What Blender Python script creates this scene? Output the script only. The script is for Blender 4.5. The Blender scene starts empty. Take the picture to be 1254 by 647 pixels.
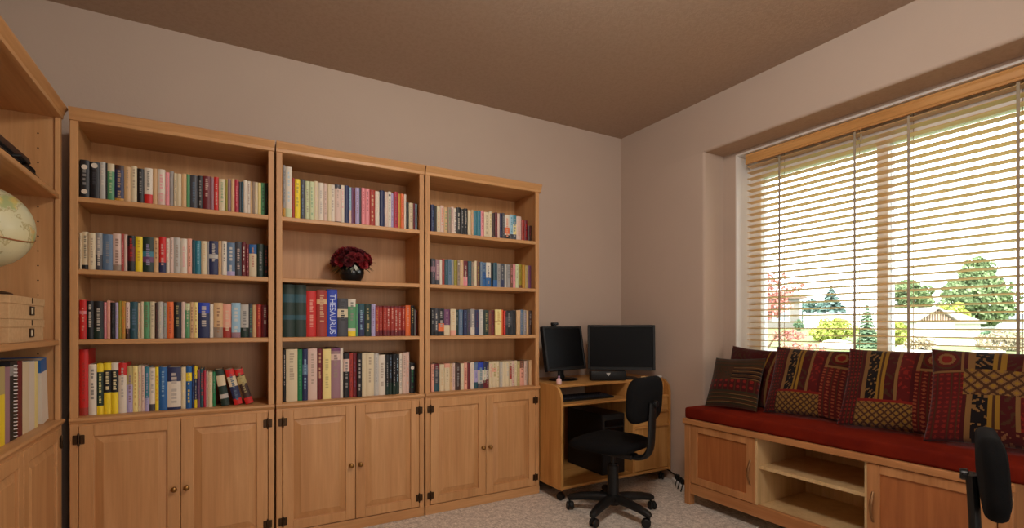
import bpy, bmesh, math, random
from mathutils import Vector, Matrix
random.seed(7)
D = bpy.data
S = bpy.context.scene
COL = S.collection
PI = math.pi

# ------------------------------------------------------------------ helpers
def lin(c):
    c = c / 255.0
    return c / 12.92 if c <= 0.04045 else ((c + 0.055) / 1.055) ** 2.4
def rgb(r, g, b):
    return (lin(r), lin(g), lin(b), 1.0)

def finish(name, bm, mats, parent=None, smooth=None, loc=None, rot=None):
    """link a bmesh as ONE mesh object"""
    me = D.meshes.new(name)
    bmesh.ops.recalc_face_normals(bm, faces=bm.faces) if smooth != 'keep' else None
    bm.to_mesh(me); bm.free()
    if not isinstance(mats, (list, tuple)):
        mats = [mats]
    for m in mats:
        me.materials.append(m)
    if smooth:
        for p in me.polygons:
            p.use_smooth = True
        if smooth != 'keep':
            me.set_sharp_from_angle(angle=math.radians(smooth if smooth is not True else 40))
    o = D.objects.new(name, me)
    COL.objects.link(o)
    if parent is not None:
        o.parent = parent
    if loc is not None:
        o.location = loc
    if rot is not None:
        o.rotation_euler = rot
    return o

def root(name, loc=(0, 0, 0), rz=0.0):
    o = D.objects.new(name, None)
    o.empty_display_size = 0.1
    COL.objects.link(o)
    o.location = loc
    o.rotation_euler = (0, 0, rz)
    return o

def tag(o, label=None, cat=None, group=None, kind=None):
    if label: o['label'] = label
    if cat: o['category'] = cat
    if group: o['group'] = group
    if kind: o['kind'] = kind
    return o

def box(bm, x0, x1, y0, y1, z0, z1, bev=0.0, mat=0, seg=1):
    g = bmesh.ops.create_cube(bm, size=1.0)
    vs = g['verts']
    for v in vs:
        v.co = Vector(((x0 + x1) / 2 + v.co.x * (x1 - x0), (y0 + y1) / 2 + v.co.y * (y1 - y0), (z0 + z1) / 2 + v.co.z * (z1 - z0)))
    fs = set(f for v in vs for f in v.link_faces)
    if bev > 0:
        es = list(set(e for v in vs for e in v.link_edges))
        r = bmesh.ops.bevel(bm, geom=es, offset=bev, segments=seg, affect='EDGES', profile=0.5)
        fs = set(f for f in fs if f.is_valid) | set(r['faces'])
    for f in fs:
        f.material_index = mat
    return list(fs)

def prism(bm, pts, fn, a, b, mat=0):
    """extrude closed 2-D outline pts; fn(p, q, t) -> 3-D point; t from a to b"""
    va = [bm.verts.new(fn(p[0], p[1], a)) for p in pts]
    vb = [bm.verts.new(fn(p[0], p[1], b)) for p in pts]
    n = len(pts)
    fs = [bm.faces.new(va), bm.faces.new(list(reversed(vb)))]
    for i in range(n):
        j = (i + 1) % n
        fs.append(bm.faces.new((va[i], vb[i], vb[j], va[j])))
    for f in fs:
        f.material_index = mat
    return fs

def lathe(bm, prof, cx=0, cy=0, cz=0, n=24, mat=0, axis='z'):
    rings = []
    for r, z in prof:
        ring = []
        for i in range(n):
            a = 2 * PI * i / n
            p = (r * math.cos(a), r * math.sin(a), z)
            if axis == 'y': p = (p[0], p[2], p[1])
            if axis == 'x': p = (p[2], p[0], p[1])
            ring.append(bm.verts.new((cx + p[0], cy + p[1], cz + p[2])))
        rings.append(ring)
    for k in range(len(rings) - 1):
        for i in range(n):
            j = (i + 1) % n
            bm.faces.new((rings[k][i], rings[k][j], rings[k + 1][j], rings[k + 1][i])).material_index = mat
    for ring in (rings[0], rings[-1]):
        try:
            bm.faces.new(ring).material_index = mat
        except ValueError:
            pass

def tube(bm, path, r, n=10, mat=0, flat=None, caps=True):
    """swept tube; r a number or a list; flat=(rx, rz) squashes the section"""
    path = [Vector(p) for p in path]
    rings = []
    prev = None
    for i, p in enumerate(path):
        if i == 0: t = path[1] - path[0]
        elif i == len(path) - 1: t = path[-1] - path[-2]
        else: t = (path[i + 1] - path[i]).normalized() + (path[i] - path[i - 1]).normalized()
        t.normalize()
        if prev is None:
            up = Vector((0, 0, 1)) if abs(t.z) < 0.9 else Vector((0, 1, 0))
            u = t.cross(up).normalized()
        else:
            u = (prev - t * prev.dot(t)).normalized()
        prev = u
        w = t.cross(u).normalized()
        rr = r[i] if isinstance(r, (list, tuple)) else r
        fx, fz = flat if flat else (1, 1)
        rings.append([bm.verts.new(p + u * (rr * fx * math.cos(2 * PI * k / n)) + w * (rr * fz * math.sin(2 * PI * k / n))) for k in range(n)])
    for a, b in zip(rings, rings[1:]):
        for k in range(n):
            j = (k + 1) % n
            bm.faces.new((a[k], a[j], b[j], b[k])).material_index = mat
    if caps:
        bm.faces.new(rings[0]).material_index = mat
        bm.faces.new(rings[-1]).material_index = mat

def arc(cx, cy, r, a0, a1, n):
    return [(cx + r * math.cos(math.radians(a0 + (a1 - a0) * i / n)), cy + r * math.sin(math.radians(a0 + (a1 - a0) * i / n))) for i in range(n + 1)]

def round_rect(x0, x1, y0, y1, r, n=5):
    p = []
    p += arc(x1 - r, y1 - r, r, 0, 90, n)
    p += arc(x0 + r, y1 - r, r, 90, 180, n)
    p += arc(x0 + r, y0 + r, r, 180, 270, n)
    p += arc(x1 - r, y0 + r, r, 270, 360, n)
    return p

def copy_tree(o, parent=None):
    c = o.copy()
    COL.objects.link(c)
    c.parent = parent
    for ch in list(o.children):
        copy_tree(ch, c)
    return c

# ------------------------------------------------------------------ camera
F_PX, HORIZON, CX, EYE = 617.0, 399.0, 627.0, 1.157
YAW = math.radians(29.7)
FWD = Vector((math.sin(YAW), math.cos(YAW), 0))
RGT = Vector((math.cos(YAW), -math.sin(YAW), 0))
cam_d = D.cameras.new('camera')
cam = D.objects.new('camera', cam_d)
COL.objects.link(cam)
cam.location = (0, 0, EYE)
cam.rotation_euler = (PI / 2, 0, -YAW)
cam_d.sensor_fit = 'HORIZONTAL'
cam_d.sensor_width = 36.0
cam_d.lens = F_PX / 1254.0 * 36.0
cam_d.shift_y = (HORIZON - 323.5) / 1254.0
cam_d.clip_start = 0.05
cam_d.clip_end = 500
S.camera = cam

def x_on_plane(px, Y):
    """world X where the photo's column px meets the plane y = Y"""
    u = (px - CX) / F_PX
    return Y * (FWD.x + u * RGT.x) / (FWD.y + u * RGT.y)
def y_on_plane(px, X):
    u = (px - CX) / F_PX
    return X * (FWD.y + u * RGT.y) / (FWD.x + u * RGT.x)
def at_depth(px, d):
    u = (px - CX) / F_PX
    return FWD.x * d + RGT.x * u * d, FWD.y * d + RGT.y * u * d

# ------------------------------------------------------------------ materials
def new_mat(name):
    m = D.materials.new(name)
    m.use_nodes = True
    nt = m.node_tree
    b = nt.nodes['Principled BSDF']
    return m, nt, b
def N(nt, t, **kw):
    n = nt.nodes.new(t)
    for k, v in kw.items():
        setattr(n, k, v)
    return n
def plain(name, col, rough=0.5, metal=0.0, spec=0.5, coat=0.0):
    m, nt, b = new_mat(name)
    b.inputs['Base Color'].default_value = col
    b.inputs['Roughness'].default_value = rough
    b.inputs['Metallic'].default_value = metal
    b.inputs['Specular IOR Level'].default_value = spec
    b.inputs['Coat Weight'].default_value = coat
    return m
def ramp(nt, fac, stops):
    r = N(nt, 'ShaderNodeValToRGB')
    el = r.color_ramp.elements
    while len(el) < len(stops): el.new(0.5)
    for e, (p, c) in zip(el, stops):
        e.position = p; e.color = c
    nt.links.new(fac, r.inputs['Fac'])
    return r.outputs['Color']
def coords(nt, scale=(1, 1, 1), out='Object', rnd=True):
    tc = N(nt, 'ShaderNodeTexCoord')
    mp = N(nt, 'ShaderNodeMapping')
    mp.inputs['Scale'].default_value = scale
    nt.links.new(tc.outputs[out], mp.inputs['Vector'])
    if rnd:
        oi = N(nt, 'ShaderNodeObjectInfo')
        mu = N(nt, 'ShaderNodeMath', operation='MULTIPLY')
        mu.inputs[1].default_value = 37.0
        nt.links.new(oi.outputs['Random'], mu.inputs[0])
        nt.links.new(mu.outputs[0], mp.inputs['Location'])
    return mp.outputs['Vector']
def noise(nt, vec, scale, detail=4, rough=0.55, dist=0.0):
    n = N(nt, 'ShaderNodeTexNoise')
    n.inputs['Scale'].default_value = scale
    n.inputs['Detail'].default_value = detail
    n.inputs['Roughness'].default_value = rough
    n.inputs['Distortion'].default_value = dist
    if vec is not None: nt.links.new(vec, n.inputs['Vector'])
    return n.outputs['Fac']
def bump(nt, b, h, strength, dist=0.002):
    bp = N(nt, 'ShaderNodeBump')
    bp.inputs['Strength'].default_value = strength
    bp.inputs['Distance'].default_value = dist
    nt.links.new(h, bp.inputs['Height'])
    nt.links.new(bp.outputs['Normal'], b.inputs['Normal'])
def mixc(nt, fac, a, bcol, mode='MIX'):
    mx = N(nt, 'ShaderNodeMix', data_type='RGBA', blend_type=mode)
    if isinstance(fac, float): mx.inputs[0].default_value = fac
    else: nt.links.new(fac, mx.inputs[0])
    for i, v in ((6, a), (7, bcol)):
        if isinstance(v, tuple): mx.inputs[i].default_value = v
        else: nt.links.new(v, mx.inputs[i])
    return mx.outputs[2]

def wood(name, dark, mid, light, axis, rough=0.42):
    m, nt, b = new_mat(name)
    sc = {'x': (1.2, 14, 14), 'y': (14, 1.2, 14), 'z': (14, 14, 1.2)}[axis]
    v = coords(nt, sc)
    n1 = noise(nt, v, 1.0, 5, 0.6, 0.6)
    sc2 = tuple(s * 6 if s > 2 else s * 2.2 for s in sc)
    n2 = noise(nt, coords(nt, sc2), 1.0, 3, 0.6, 0.2)
    c1 = ramp(nt, n1, [(0.30, dark), (0.5, mid), (0.70, light)])
    f2 = ramp(nt, n2, [(0.35, (0.93, 0.92, 0.90, 1)), (0.65, (1.04, 1.035, 1.03, 1))])
    c = mixc(nt, 1.0, c1, f2, 'MULTIPLY')
    nt.links.new(c, b.inputs['Base Color'])
    b.inputs['Roughness'].default_value = rough
    b.inputs['Specular IOR Level'].default_value = 0.4
    return m

M = {}
W_D, W_M, W_L = rgb(182, 132, 84), rgb(192, 143, 94), rgb(202, 154, 105)
for ax in 'xyz':
    M['wood_' + ax] = wood('maple_' + ax, W_D, W_M, W_L, ax)
    M['desk_' + ax] = wood('honey_oak_' + ax, rgb(170, 118, 60), rgb(192, 142, 80), rgb(206, 158, 96), ax)
    M['bench_' + ax] = wood('birch_' + ax, rgb(170, 114, 68), rgb(186, 130, 82), rgb(198, 144, 94), ax)
M['bench_panel'] = wood('cherry_panel', rgb(150, 88, 46), rgb(168, 102, 56), rgb(182, 116, 66), 'z')
M['birch_inside'] = wood('pale_birch_inside', rgb(196, 166, 118), rgb(210, 180, 132), rgb(218, 190, 144), 'z')
M['black_plastic'] = plain('black_plastic', rgb(17, 17, 18), 0.5, spec=0.35)
M['black_gloss'] = plain('black_gloss', rgb(12, 12, 13), 0.12)
M['black_metal'] = plain('black_metal', rgb(26, 26, 28), 0.35, 0.3)
M['bronze'] = plain('dark_bronze', rgb(70, 50, 32), 0.4, 0.8)
M['brass'] = plain('antique_brass', rgb(150, 112, 62), 0.32, 0.9)
M['nickel'] = plain('brushed_nickel', rgb(170, 150, 125), 0.3, 0.9)
M['chrome'] = plain('chrome', rgb(200, 200, 200), 0.15, 1.0)
M['white_vinyl'] = plain('white_vinyl', rgb(232, 230, 226), 0.4)
M['hole'] = plain('drilled_hole', rgb(60, 38, 20), 0.9)
M['paper'] = plain('book_paper', rgb(216, 200, 168), 0.9)

# painted walls with a light orange-peel
def paint(name, col, s1, st):
    m, nt, b = new_mat(name)
    v = coords(nt, (1, 1, 1), rnd=False)
    n = noise(nt, v, s1, 4, 0.6)
    nt.links.new(ramp(nt, noise(nt, v, 3.0, 2), [(0.3, tuple(x * 0.97 for x in col[:3]) + (1,)), (0.7, col)]), b.inputs['Base Color'])
    b.inputs['Roughness'].default_value = 0.85
    b.inputs['Specular IOR Level'].default_value = 0.2
    bump(nt, b, n, st, 0.003)
    return m
M['wall'] = paint('tan_wall_paint', rgb(190, 171, 156), 90, 0.25)
m, nt, b = new_mat('knockdown_ceiling')
v = coords(nt, (1, 1, 1), rnd=False)
vo = noise(nt, v, 46, 5, 0.65, 0.6)
nt.links.new(ramp(nt, vo, [(0.40, rgb(174, 152, 134)), (0.55, rgb(180, 158, 140))]), b.inputs['Base Color'])
b.inputs['Roughness'].default_value = 0.95
b.inputs['Specular IOR Level'].default_value = 0.1
st = ramp(nt, vo, [(0.46, (0, 0, 0, 1)), (0.56, (1, 1, 1, 1))])
bump(nt, b, st, 0.16, 0.003)
M['ceiling'] = m
m, nt, b = new_mat('speckled_carpet')
v = coords(nt, (1, 1, 1), rnd=False)
n1 = noise(nt, v, 85, 4, 0.75)
n2 = noise(nt, v, 30, 5, 0.65)
c1 = ramp(nt, n1, [(0.32, rgb(176, 166, 154)), (0.5, rgb(220, 211, 200)), (0.66, rgb(245, 238, 228))])
c2 = ramp(nt, n2, [(0.38, (0.76, 0.755, 0.75, 1)), (0.60, (1.08, 1.08, 1.08, 1))])
nt.links.new(mixc(nt, 1.0, c1, c2, 'MULTIPLY'), b.inputs['Base Color'])
b.inputs['Roughness'].default_value = 1.0
b.inputs['Specular IOR Level'].default_value = 0.05
bump(nt, b, n1, 0.6, 0.006)
M['carpet'] = m
# vertex-coloured things: the colour is the thing's own print or dye
def attr_mat(name, rough, spec=0.4, sheen=0.0):
    m, nt, b = new_mat(name)
    a = N(nt, 'ShaderNodeVertexColor', layer_name='Col')
    nt.links.new(a.outputs['Color'], b.inputs['Base Color'])
    b.inputs['Roughness'].default_value = rough
    b.inputs['Specular IOR Level'].default_value = spec
    b.inputs['Sheen Weight'].default_value = sheen
    return m
M['cover'] = attr_mat('printed_cover', 0.45)
M['textile'] = attr_mat('woven_patchwork', 0.9, 0.15, 0.15)
SKY, SUN, HALL, EXPO, LAMP = 6.0, 6.0, 72.0, 0.0, 70.0
# ------------------------------------------------------------------ the room
XL, XR, YB, YF, ZC = -0.945, 2.92, 3.25, -1.35, 2.74
def struct(name, bm, mat, smooth=None):
    return tag(finish(name, bm, mat, smooth=smooth), kind='structure')
bm = bmesh.new(); box(bm, XL - 0.2, XR + 0.5, YF - 0.2, YB + 0.2, -0.12, 0.0); struct('floor', bm, M['carpet'])
bm = bmesh.new(); box(bm, XL - 0.2, XR + 0.5, YF - 0.2, YB + 0.2, ZC, ZC + 0.2); struct('ceiling', bm, M['ceiling'])
bm = bmesh.new(); box(bm, XL - 0.2, XR + 0.5, YB, YB + 0.15, 0, ZC); struct('wall_back', bm, M['wall'])
bm = bmesh.new(); box(bm, XL - 0.15, XL, YF, YB, 0, ZC); struct('wall_left', bm, M['wall'])
# right wall with the recess of the window seat; rounded drywall corners
RY0, RY1, RZ, RX = 0.49, 2.40, 2.375, 3.125      # recess: along the wall, head height, back plane
WY0, WY1, WZ0, WZ1 = 0.59, 2.30, 0.68, 2.358     # window opening in the recess back
XO = 3.42
bm = bmesh.new()
r = 0.018
P = [(XO, YB), (XR, YB)] + arc(XR + r, RY1 + r, r, 180, 270, 5) + [(XO, RY1)]
prism(bm, P, lambda x, y, t: (x, y, t), 0, RZ)
P = [(XO, YF), (XR, YF)] + list(arc(XR + r, RY0 - r, r, 180, 90, 5)) + [(XO, RY0)]
prism(bm, P, lambda x, y, t: (x, y, t), 0, RZ)
P = [(XO, ZC), (XR, ZC)] + arc(XR + r, RZ + r, r, 180, 270, 5) + [(XO, RZ)]
prism(bm, P, lambda x, z, t: (x, t, z), RY0, RY1)
for f in bm.faces:
    c = f.calc_center_median()
    if abs(c.z - RZ) < 0.001 and c.x > XR + r: f.material_index = 1
box(bm, XR, XO, RY1, YB, RZ, ZC)
box(bm, XR, XO, YF, RY0, RZ, ZC)
box(bm, RX, XO, RY0, RY1, 0, WZ0)
box(bm, RX, XO, WY1, RY1, WZ0, RZ)
box(bm, RX, XO, RY0, WY0, WZ0, RZ)
box(bm, RX, XO, WY0, WY1, WZ1, RZ)
struct('wall_right', bm, [M['wall'], M['ceiling']], smooth=30)
# wall behind the camera with a wide cased opening to the hall
bm = bmesh.new()
DX0, DX1, DZ = 0.30, 2.30, 2.15
box(bm, XL - 0.15, DX0, YF - 0.12, YF, 0, ZC)
box(bm, DX1, XR + 0.5, YF - 0.12, YF, 0, ZC)
box(bm, DX0, DX1, YF - 0.12, YF, DZ, ZC)
struct('wall_front', bm, M['wall'])

# window: white return, frame, mullion, panes
w1 = root('window_1'); tag(w1, kind='structure')
bm = bmesh.new()
t = 0.012
box(bm, RX - 0.002, XO, WY1 - t, WY1, WZ0, WZ1)
box(bm, RX - 0.002, XO, WY0, WY0 + t, WZ0, WZ1)
box(bm, RX - 0.002, XO, WY0 + t, WY1 - t, WZ1 - t, WZ1)
box(bm, RX - 0.03, XO, WY0 - 0.02, WY1 + 0.02, WZ0 - 0.02, WZ0, 0.004)
finish('window_return', bm, M['white_vinyl'], w1)
FX0, FX1 = 3.25, 3.33
fy0, fy1, fz0, fz1 = WY0 + t, WY1 - t, WZ0, WZ1 - t
bm = bmesh.new()
fw = 0.095
box(bm, FX0, FX1, fy1 - fw, fy1, fz0, fz1, 0.004)
box(bm, FX0, FX1, fy0, fy0 + fw, fz0, fz1, 0.004)
box(bm, FX0, FX1, fy0 + fw, fy1 - fw, fz1 - 0.155, fz1, 0.004)
box(bm, FX0, FX1, fy0 + fw, fy1 - fw, fz0, fz0 + 0.07, 0.004)
finish('window_frame', bm, M['white_vinyl'], w1)
bm = bmesh.new(); box(bm, FX0 - 0.004, FX1, 1.417, 1.473, fz0 + 0.07, fz1 - 0.155, 0.003)
finish('mullion', bm, M['white_vinyl'], w1)
gm, nt, b = new_mat('window_glass')
nt.nodes.remove(b)
tr = N(nt, 'ShaderNodeBsdfTransparent'); tr.inputs['Color'].default_value = (0.97, 0.98, 0.975, 1)
gl = N(nt, 'ShaderNodeBsdfGlossy'); gl.inputs['Roughness'].default_value = 0.02
fr = N(nt, 'ShaderNodeFresnel'); fr.inputs['IOR'].default_value = 1.3
mx = N(nt, 'ShaderNodeMixShader')
nt.links.new(fr.outputs[0], mx.inputs[0]); nt.links.new(tr.outputs[0], mx.inputs[1]); nt.links.new(gl.outputs[0], mx.inputs[2])
nt.links.new(mx.outputs[0], nt.nodes['Material Output'].inputs['Surface'])
for a, c in ((fy0 + fw, 1.417), (1.473, fy1 - fw)):
    bm = bmesh.new(); box(bm, 3.285, 3.291, a, c, fz0 + 0.07, fz1 - 0.155)
    finish('pane', bm, gm, w1)

# wooden blinds, one per sash
m, nt, b = new_mat('honey_blind_slat')
v = coords(nt, (30, 1.5, 30))
nt.links.new(ramp(nt, noise(nt, v, 1.0, 4), [(0.3, rgb(220, 182, 126)), (0.7, rgb(234, 202, 150))]), b.inputs['Base Color'])
b.inputs['Roughness'].default_value = 0.4
M['slat'] = m
M['valance'] = wood('honey_valance', rgb(190, 138, 80), rgb(204, 152, 92), rgb(214, 166, 106), 'y')
M['cord'] = plain('taupe_cord', rgb(164, 150, 128), 0.8)
BX = 3.185
def blind(y0, y1, ladders, wand_y, label):
    o = root('wooden_blind', (BX, (y0 + y1) / 2, WZ1 - t - 0.002))
    tag(o, label, 'window blind')
    oy = (y0 + y1) / 2
    a, c = y0 - oy, y1 - oy
    bm = bmesh.new(); box(bm, -0.025, 0.03, a, c, -0.045, 0, 0.002); finish('headrail', bm, M['valance'], o)
    bm = bmesh.new()
    P = [(-0.03, -0.002), (-0.042, -0.002), (-0.045, -0.012), (-0.04, -0.02), (-0.04, -0.05), (-0.045, -0.058), (-0.042, -0.068), (-0.03, -0.068)]
    prism(bm, P, lambda x, z, q: (x, q, z), a, c)
    finish('valance', bm, M['valance'], o, smooth=30)
    zb = WZ0 + 0.012 - (WZ1 - t - 0.002)
    n = int((-0.075 - (zb + 0.03)) / 0.0415)
    tilt = math.radians(6)
    for k in range(n + 1):
        z = -0.085 - 0.0415 * k
        bm = bmesh.new()
        box(bm, -0.026, 0.026, a, c, -0.0016, 0.0016, 0.0008)
        bmesh.ops.rotate(bm, verts=bm.verts, cent=(0, 0, 0), matrix=Matrix.Rotation(tilt, 3, 'Y'))
        bmesh.ops.translate(bm, verts=bm.verts, vec=(0, 0, z))
        finish('slat', bm, M['slat'], o)
    bm = bmesh.new(); box(bm, -0.025, 0.025, a, c, zb, zb + 0.016, 0.003); finish('bottom_rail', bm, M['valance'], o)
    for ly in ladders:
        bm = bmesh.new()
        for dx, hw in ((-0.0275, 0.006), (0.0275, 0.0012)):
            box(bm, dx - 0.0011, dx + 0.0011, ly - oy - hw, ly - oy + hw, zb + 0.01, -0.04)
        finish('ladder_tape', bm, M['cord'], o)
    bm = bmesh.new()
    wy = wand_y - oy
    tube(bm, [(-0.05, wy, -0.05), (-0.052, wy, -0.10)], 0.0012, 6)
    lathe(bm, [(0.002, -0.10), (0.005, -0.105), (0.006, -0.13), (0.003, -0.145)], -0.052, wy, 0, 10)
    finish('pull_cord', bm, M['cord'], o)
blind(WY0 + t + 0.04, 2.236, (2.00, 1.546, 1.282, 0.856), 1.50, 'honey wooden slat blind covering the whole window above the bench')
# ------------------------------------------------------------------ bookcases
SHELF_Z = (1.738, 1.412, 1.094)
COUNTER_Z = 0.742
CASE_H = 2.13
YC = 2.93                                         # front plane of the cases on the back wall
def door_part(parent, x0, x1, z0, z1, hinge_left, knob_z=0.368):
    """raised-panel door, front plane y = 0"""
    bm = bmesh.new()
    s = 0.052
    y0, y1 = -0.003, 0.016
    box(bm, x0, x0 + s, y0, y1, z0, z1, 0.002)
    box(bm, x1 - s, x1, y0, y1, z0, z1, 0.002)
    box(bm, x0 + s, x1 - s, y0, y1, z1 - s, z1, 0.002)
    box(bm, x0 + s, x1 - s, y0, y1, z0, z0 + s, 0.002)
    d = finish('door', bm, M['wood_z'], parent)
    bm = bmesh.new()
    a0, a1, b0, b1 = x0 + s - 0.002, x1 - s + 0.002, z0 + s - 0.002, z1 - s + 0.002
    def ring(i, y):
        return [bm.verts.new((x, y, z)) for x, z in ((a0 + i, b0 + i), (a1 - i, b0 + i), (a1 - i, b1 - i), (a0 + i, b1 - i))]
    rr = [ring(0, 0.008), ring(0.006, 0.0085), ring(0.034, 0.0), ring(0.037, -0.0015)]
    for p, q in zip(rr, rr[1:]):
        for k in range(4):
            bm.faces.new((p[k], p[(k + 1) % 4], q[(k + 1) % 4], q[k]))
    bm.faces.new(rr[-1])
    bk = ring(0, 0.014)
    for k in range(4):
        bm.faces.new((bk[k], bk[(k + 1) % 4], rr[0][(k + 1) % 4], rr[0][k]))
    bm.faces.new(list(reversed(bk)))
    finish('raised_panel', bm, M['wood_z'], d)
    kx = x1 - 0.024 if hinge_left else x0 + 0.024
    bm = bmesh.new()
    lathe(bm, [(0.0, 0), (0.009, 0), (0.0055, -0.004), (0.005, -0.012), (0.012, -0.017), (0.0135, -0.023), (0.010, -0.028), (0.0, -0.030)], kx, y0, knob_z, 16, axis='y')
    finish('knob', bm, M['brass'], d, smooth=50)
    hx = x0 if hinge_left else x1
    for hz in (z1 - 0.062, z0 + 0.055):
        bm = bmesh.new()
        for sx in (-0.0125, 0.0125):
            box(bm, hx + sx - 0.0085, hx + sx + 0.0085, -0.0062, -0.002, hz - 0.021, hz + 0.021, 0.002)
        lathe(bm, [(0.0, -0.03), (0.003, -0.029), (0.0045, -0.024), (0.0045, 0.024), (0.003, 0.029), (0.0, 0.03)], hx, -0.0068, hz, 10)
        finish('hinge', bm, M['bronze'], d, smooth=40)

def bookcase(loc, rz, W, shelves, label, over_l=0.0, over_r=0.0, pegs=False, depth=0.314):
    o = root('bookcase', loc, rz)
    tag(o, label, 'bookcase')
    T = 0.019
    st = 0.031
    for side in (0, 1):
        bm = bmesh.new()
        x0, x1 = (0.002, 0.002 + T) if side == 0 else (W - 0.002 - T, W - 0.002)
        box(bm, x0, x1, 0.018, depth, 0.0, CASE_H - 0.004)
        if pegs and side == 1:
            for py in (0.075, 0.24):
                z = COUNTER_Z + 0.10
                while z < CASE_H - 0.12:
                    if all(abs(z - s) > 0.03 for s in shelves):
                        lathe(bm, [(0.0, 0.0), (0.0034, 0.0), (0.0034, 0.0006), (0.0, 0.0006)], x0 - 0.0005, py, z, 8, mat=1, axis='x')
                    z += 0.064
        finish('side_panel', bm, [M['wood_z'], M['hole']], o)
    for side in (0, 1):
        bm = bmesh.new()
        x0, x1 = (0.002, st) if side == 0 else (W - st, W - 0.002)
        box(bm, x0, x1, 0.0, 0.019, 0.0, CASE_H - 0.05, 0.002)
        finish('face_stile', bm, M['wood_z'], o)
    bm = bmesh.new(); box(bm, T, W - T, depth - 0.010, depth, 0.05, CASE_H - 0.01); finish('back_panel', bm, M['wood_z'], o)
    bm = bmesh.new(); box(bm, T, W - T, 0.004, depth - 0.01, CASE_H - 0.055, CASE_H - 0.035, 0.001); finish('top_panel', bm, M['wood_x'], o)
    # crown: fascia with a small stepped moulding
    bm = bmesh.new()
    h = CASE_H
    P = [(depth * 0.5, h), (-0.020, h), (-0.022, h - 0.004), (-0.020, h - 0.012), (-0.014, h - 0.018), (-0.011, h - 0.030), (-0.006, h - 0.036), (-0.005, h - 0.052), (0.003, h - 0.056), (0.018, h - 0.056), (0.018, h - 0.03), (depth * 0.5, h - 0.03)]
    prism(bm, P, lambda y, z, q: (q, y, z), 0.001 - over_l, W - 0.001 + over_r)
    finish('crown_moulding', bm, M['wood_x'], o, smooth=35)
    for z in shelves:
        bm = bmesh.new()
        box(bm, T + 0.003, W - T - 0.003, 0.014, depth - 0.012, z - 0.020, z)
        box(bm, st - 0.004 if False else T + 0.003, W - T - 0.003, 0.002, 0.016, z - 0.023, z, 0.003)
        finish('shelf', bm, M['wood_x'], o)
    bm = bmesh.new()
    z = COUNTER_Z
    P = [(depth - 0.012, z)] + [(-0.012 + y, zz) for y, zz in arc(0.006, z - 0.006, 0.006, 90, 180, 3)] + [(-0.012, z - 0.012), (-0.008, z - 0.016), (-0.004, z - 0.024), (0.0, z - 0.026), (depth - 0.012, z - 0.026)]
    prism(bm, P, lambda y, zz, q: (q, y, zz), 0.001, W - 0.001)
    finish('counter_ledge', bm, M['wood_x'], o, smooth=35)
    bm = bmesh.new()
    box(bm, 0.001, W - 0.001, -0.004, 0.015, 0.0, 0.056, 0.002)
    box(bm, T, W - T, 0.015, depth - 0.012, 0.036, 0.054)
    finish('plinth', bm, M['wood_x'], o)
    bm = bmesh.new(); box(bm, st, W - st, 0.001, 0.018, z - 0.042, z - 0.027); finish('upper_rail', bm, M['wood_x'], o)
    mid = W / 2
    door_part(o, st + 0.003, mid - 0.0015, 0.060, 0.706, True)
    door_part(o, mid + 0.0015, W - st - 0.003, 0.060, 0.706, False)
    return o

CX0 = [-0.603, 0.235, 1.062]
CX1 = [0.230, 1.057, 1.889]
bookcase((CX0[0], YC, 0), 0, CX1[0] - CX0[0], SHELF_Z, 'tall maple corner bookcase with paperbacks and larger books on all four levels')
bookcase((CX0[1], YC, 0), 0, CX1[1] - CX0[1], SHELF_Z, 'tall maple bookcase holding the dark red flower arrangement')
bookcase((CX0[2], YC, 0), 0, CX1[2] - CX0[2], SHELF_Z, 'tall maple desk-side bookcase, its side against the computer desk', over_r=0.012)
LX, LY0, LW = -0.630, 1.945, 1.0
bookcase((LX, LY0, 0), PI / 2, LW, (1.738, 1.094), 'tall maple bookcase on the side wall holding the globe and storage boxes', pegs=True)
# ------------------------------------------------------------------ books
PAL = {
 'bk': ('black', (26, 25, 27)), 'ch': ('charcoal', (66, 66, 72)), 'gy': ('grey', (150, 146, 142)), 'sg': ('silver grey', (184, 180, 172)),
 'wh': ('white', (216, 205, 188)), 'cr': ('cream', (212, 196, 162)), 'tn': ('tan', (206, 168, 122)), 'kh': ('khaki', (176, 160, 104)),
 'nv': ('navy', (38, 44, 82)), 'bl': ('blue', (34, 92, 152)), 'rb': ('royal blue', (34, 62, 170)), 'lb': ('pale blue', (150, 186, 206)), 'sb': ('slate blue', (92, 116, 142)),
 'te': ('teal', (52, 120, 136)), 'dt': ('dark teal', (40, 78, 88)), 'gn': ('green', (84, 146, 100)), 'eg': ('emerald green', (32, 120, 72)), 'dg': ('dark green', (28, 48, 38)), 'lg': ('pale green', (198, 206, 164)),
 'rd': ('red', (196, 34, 30)), 'br': ('brick red', (158, 50, 38)), 'mr': ('maroon', (104, 26, 34)), 'cm': ('crimson', (172, 40, 62)), 'or': ('orange', (220, 106, 52)), 'pk': ('pink', (224, 140, 146)), 'sp': ('salmon', (222, 160, 138)), 'pp': ('pale pink', (212, 184, 170)),
 'yl': ('yellow', (234, 206, 40)), 'py': ('pale yellow', (230, 212, 140)), 'ol': ('olive', (148, 138, 40)), 'mu': ('mustard', (190, 140, 52)),
 'pu': ('plum', (108, 62, 98)), 'mv': ('mauve', (150, 114, 124)), 'lv': ('lavender', (170, 158, 196)), 'wn': ('brown', (112, 70, 48)), 'db': ('dark brown', (62, 38, 30)), 'ta': ('taupe', (150, 130, 112)),
}
LINP = {k: rgb(*v[1]) for k, v in PAL.items()}
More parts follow.
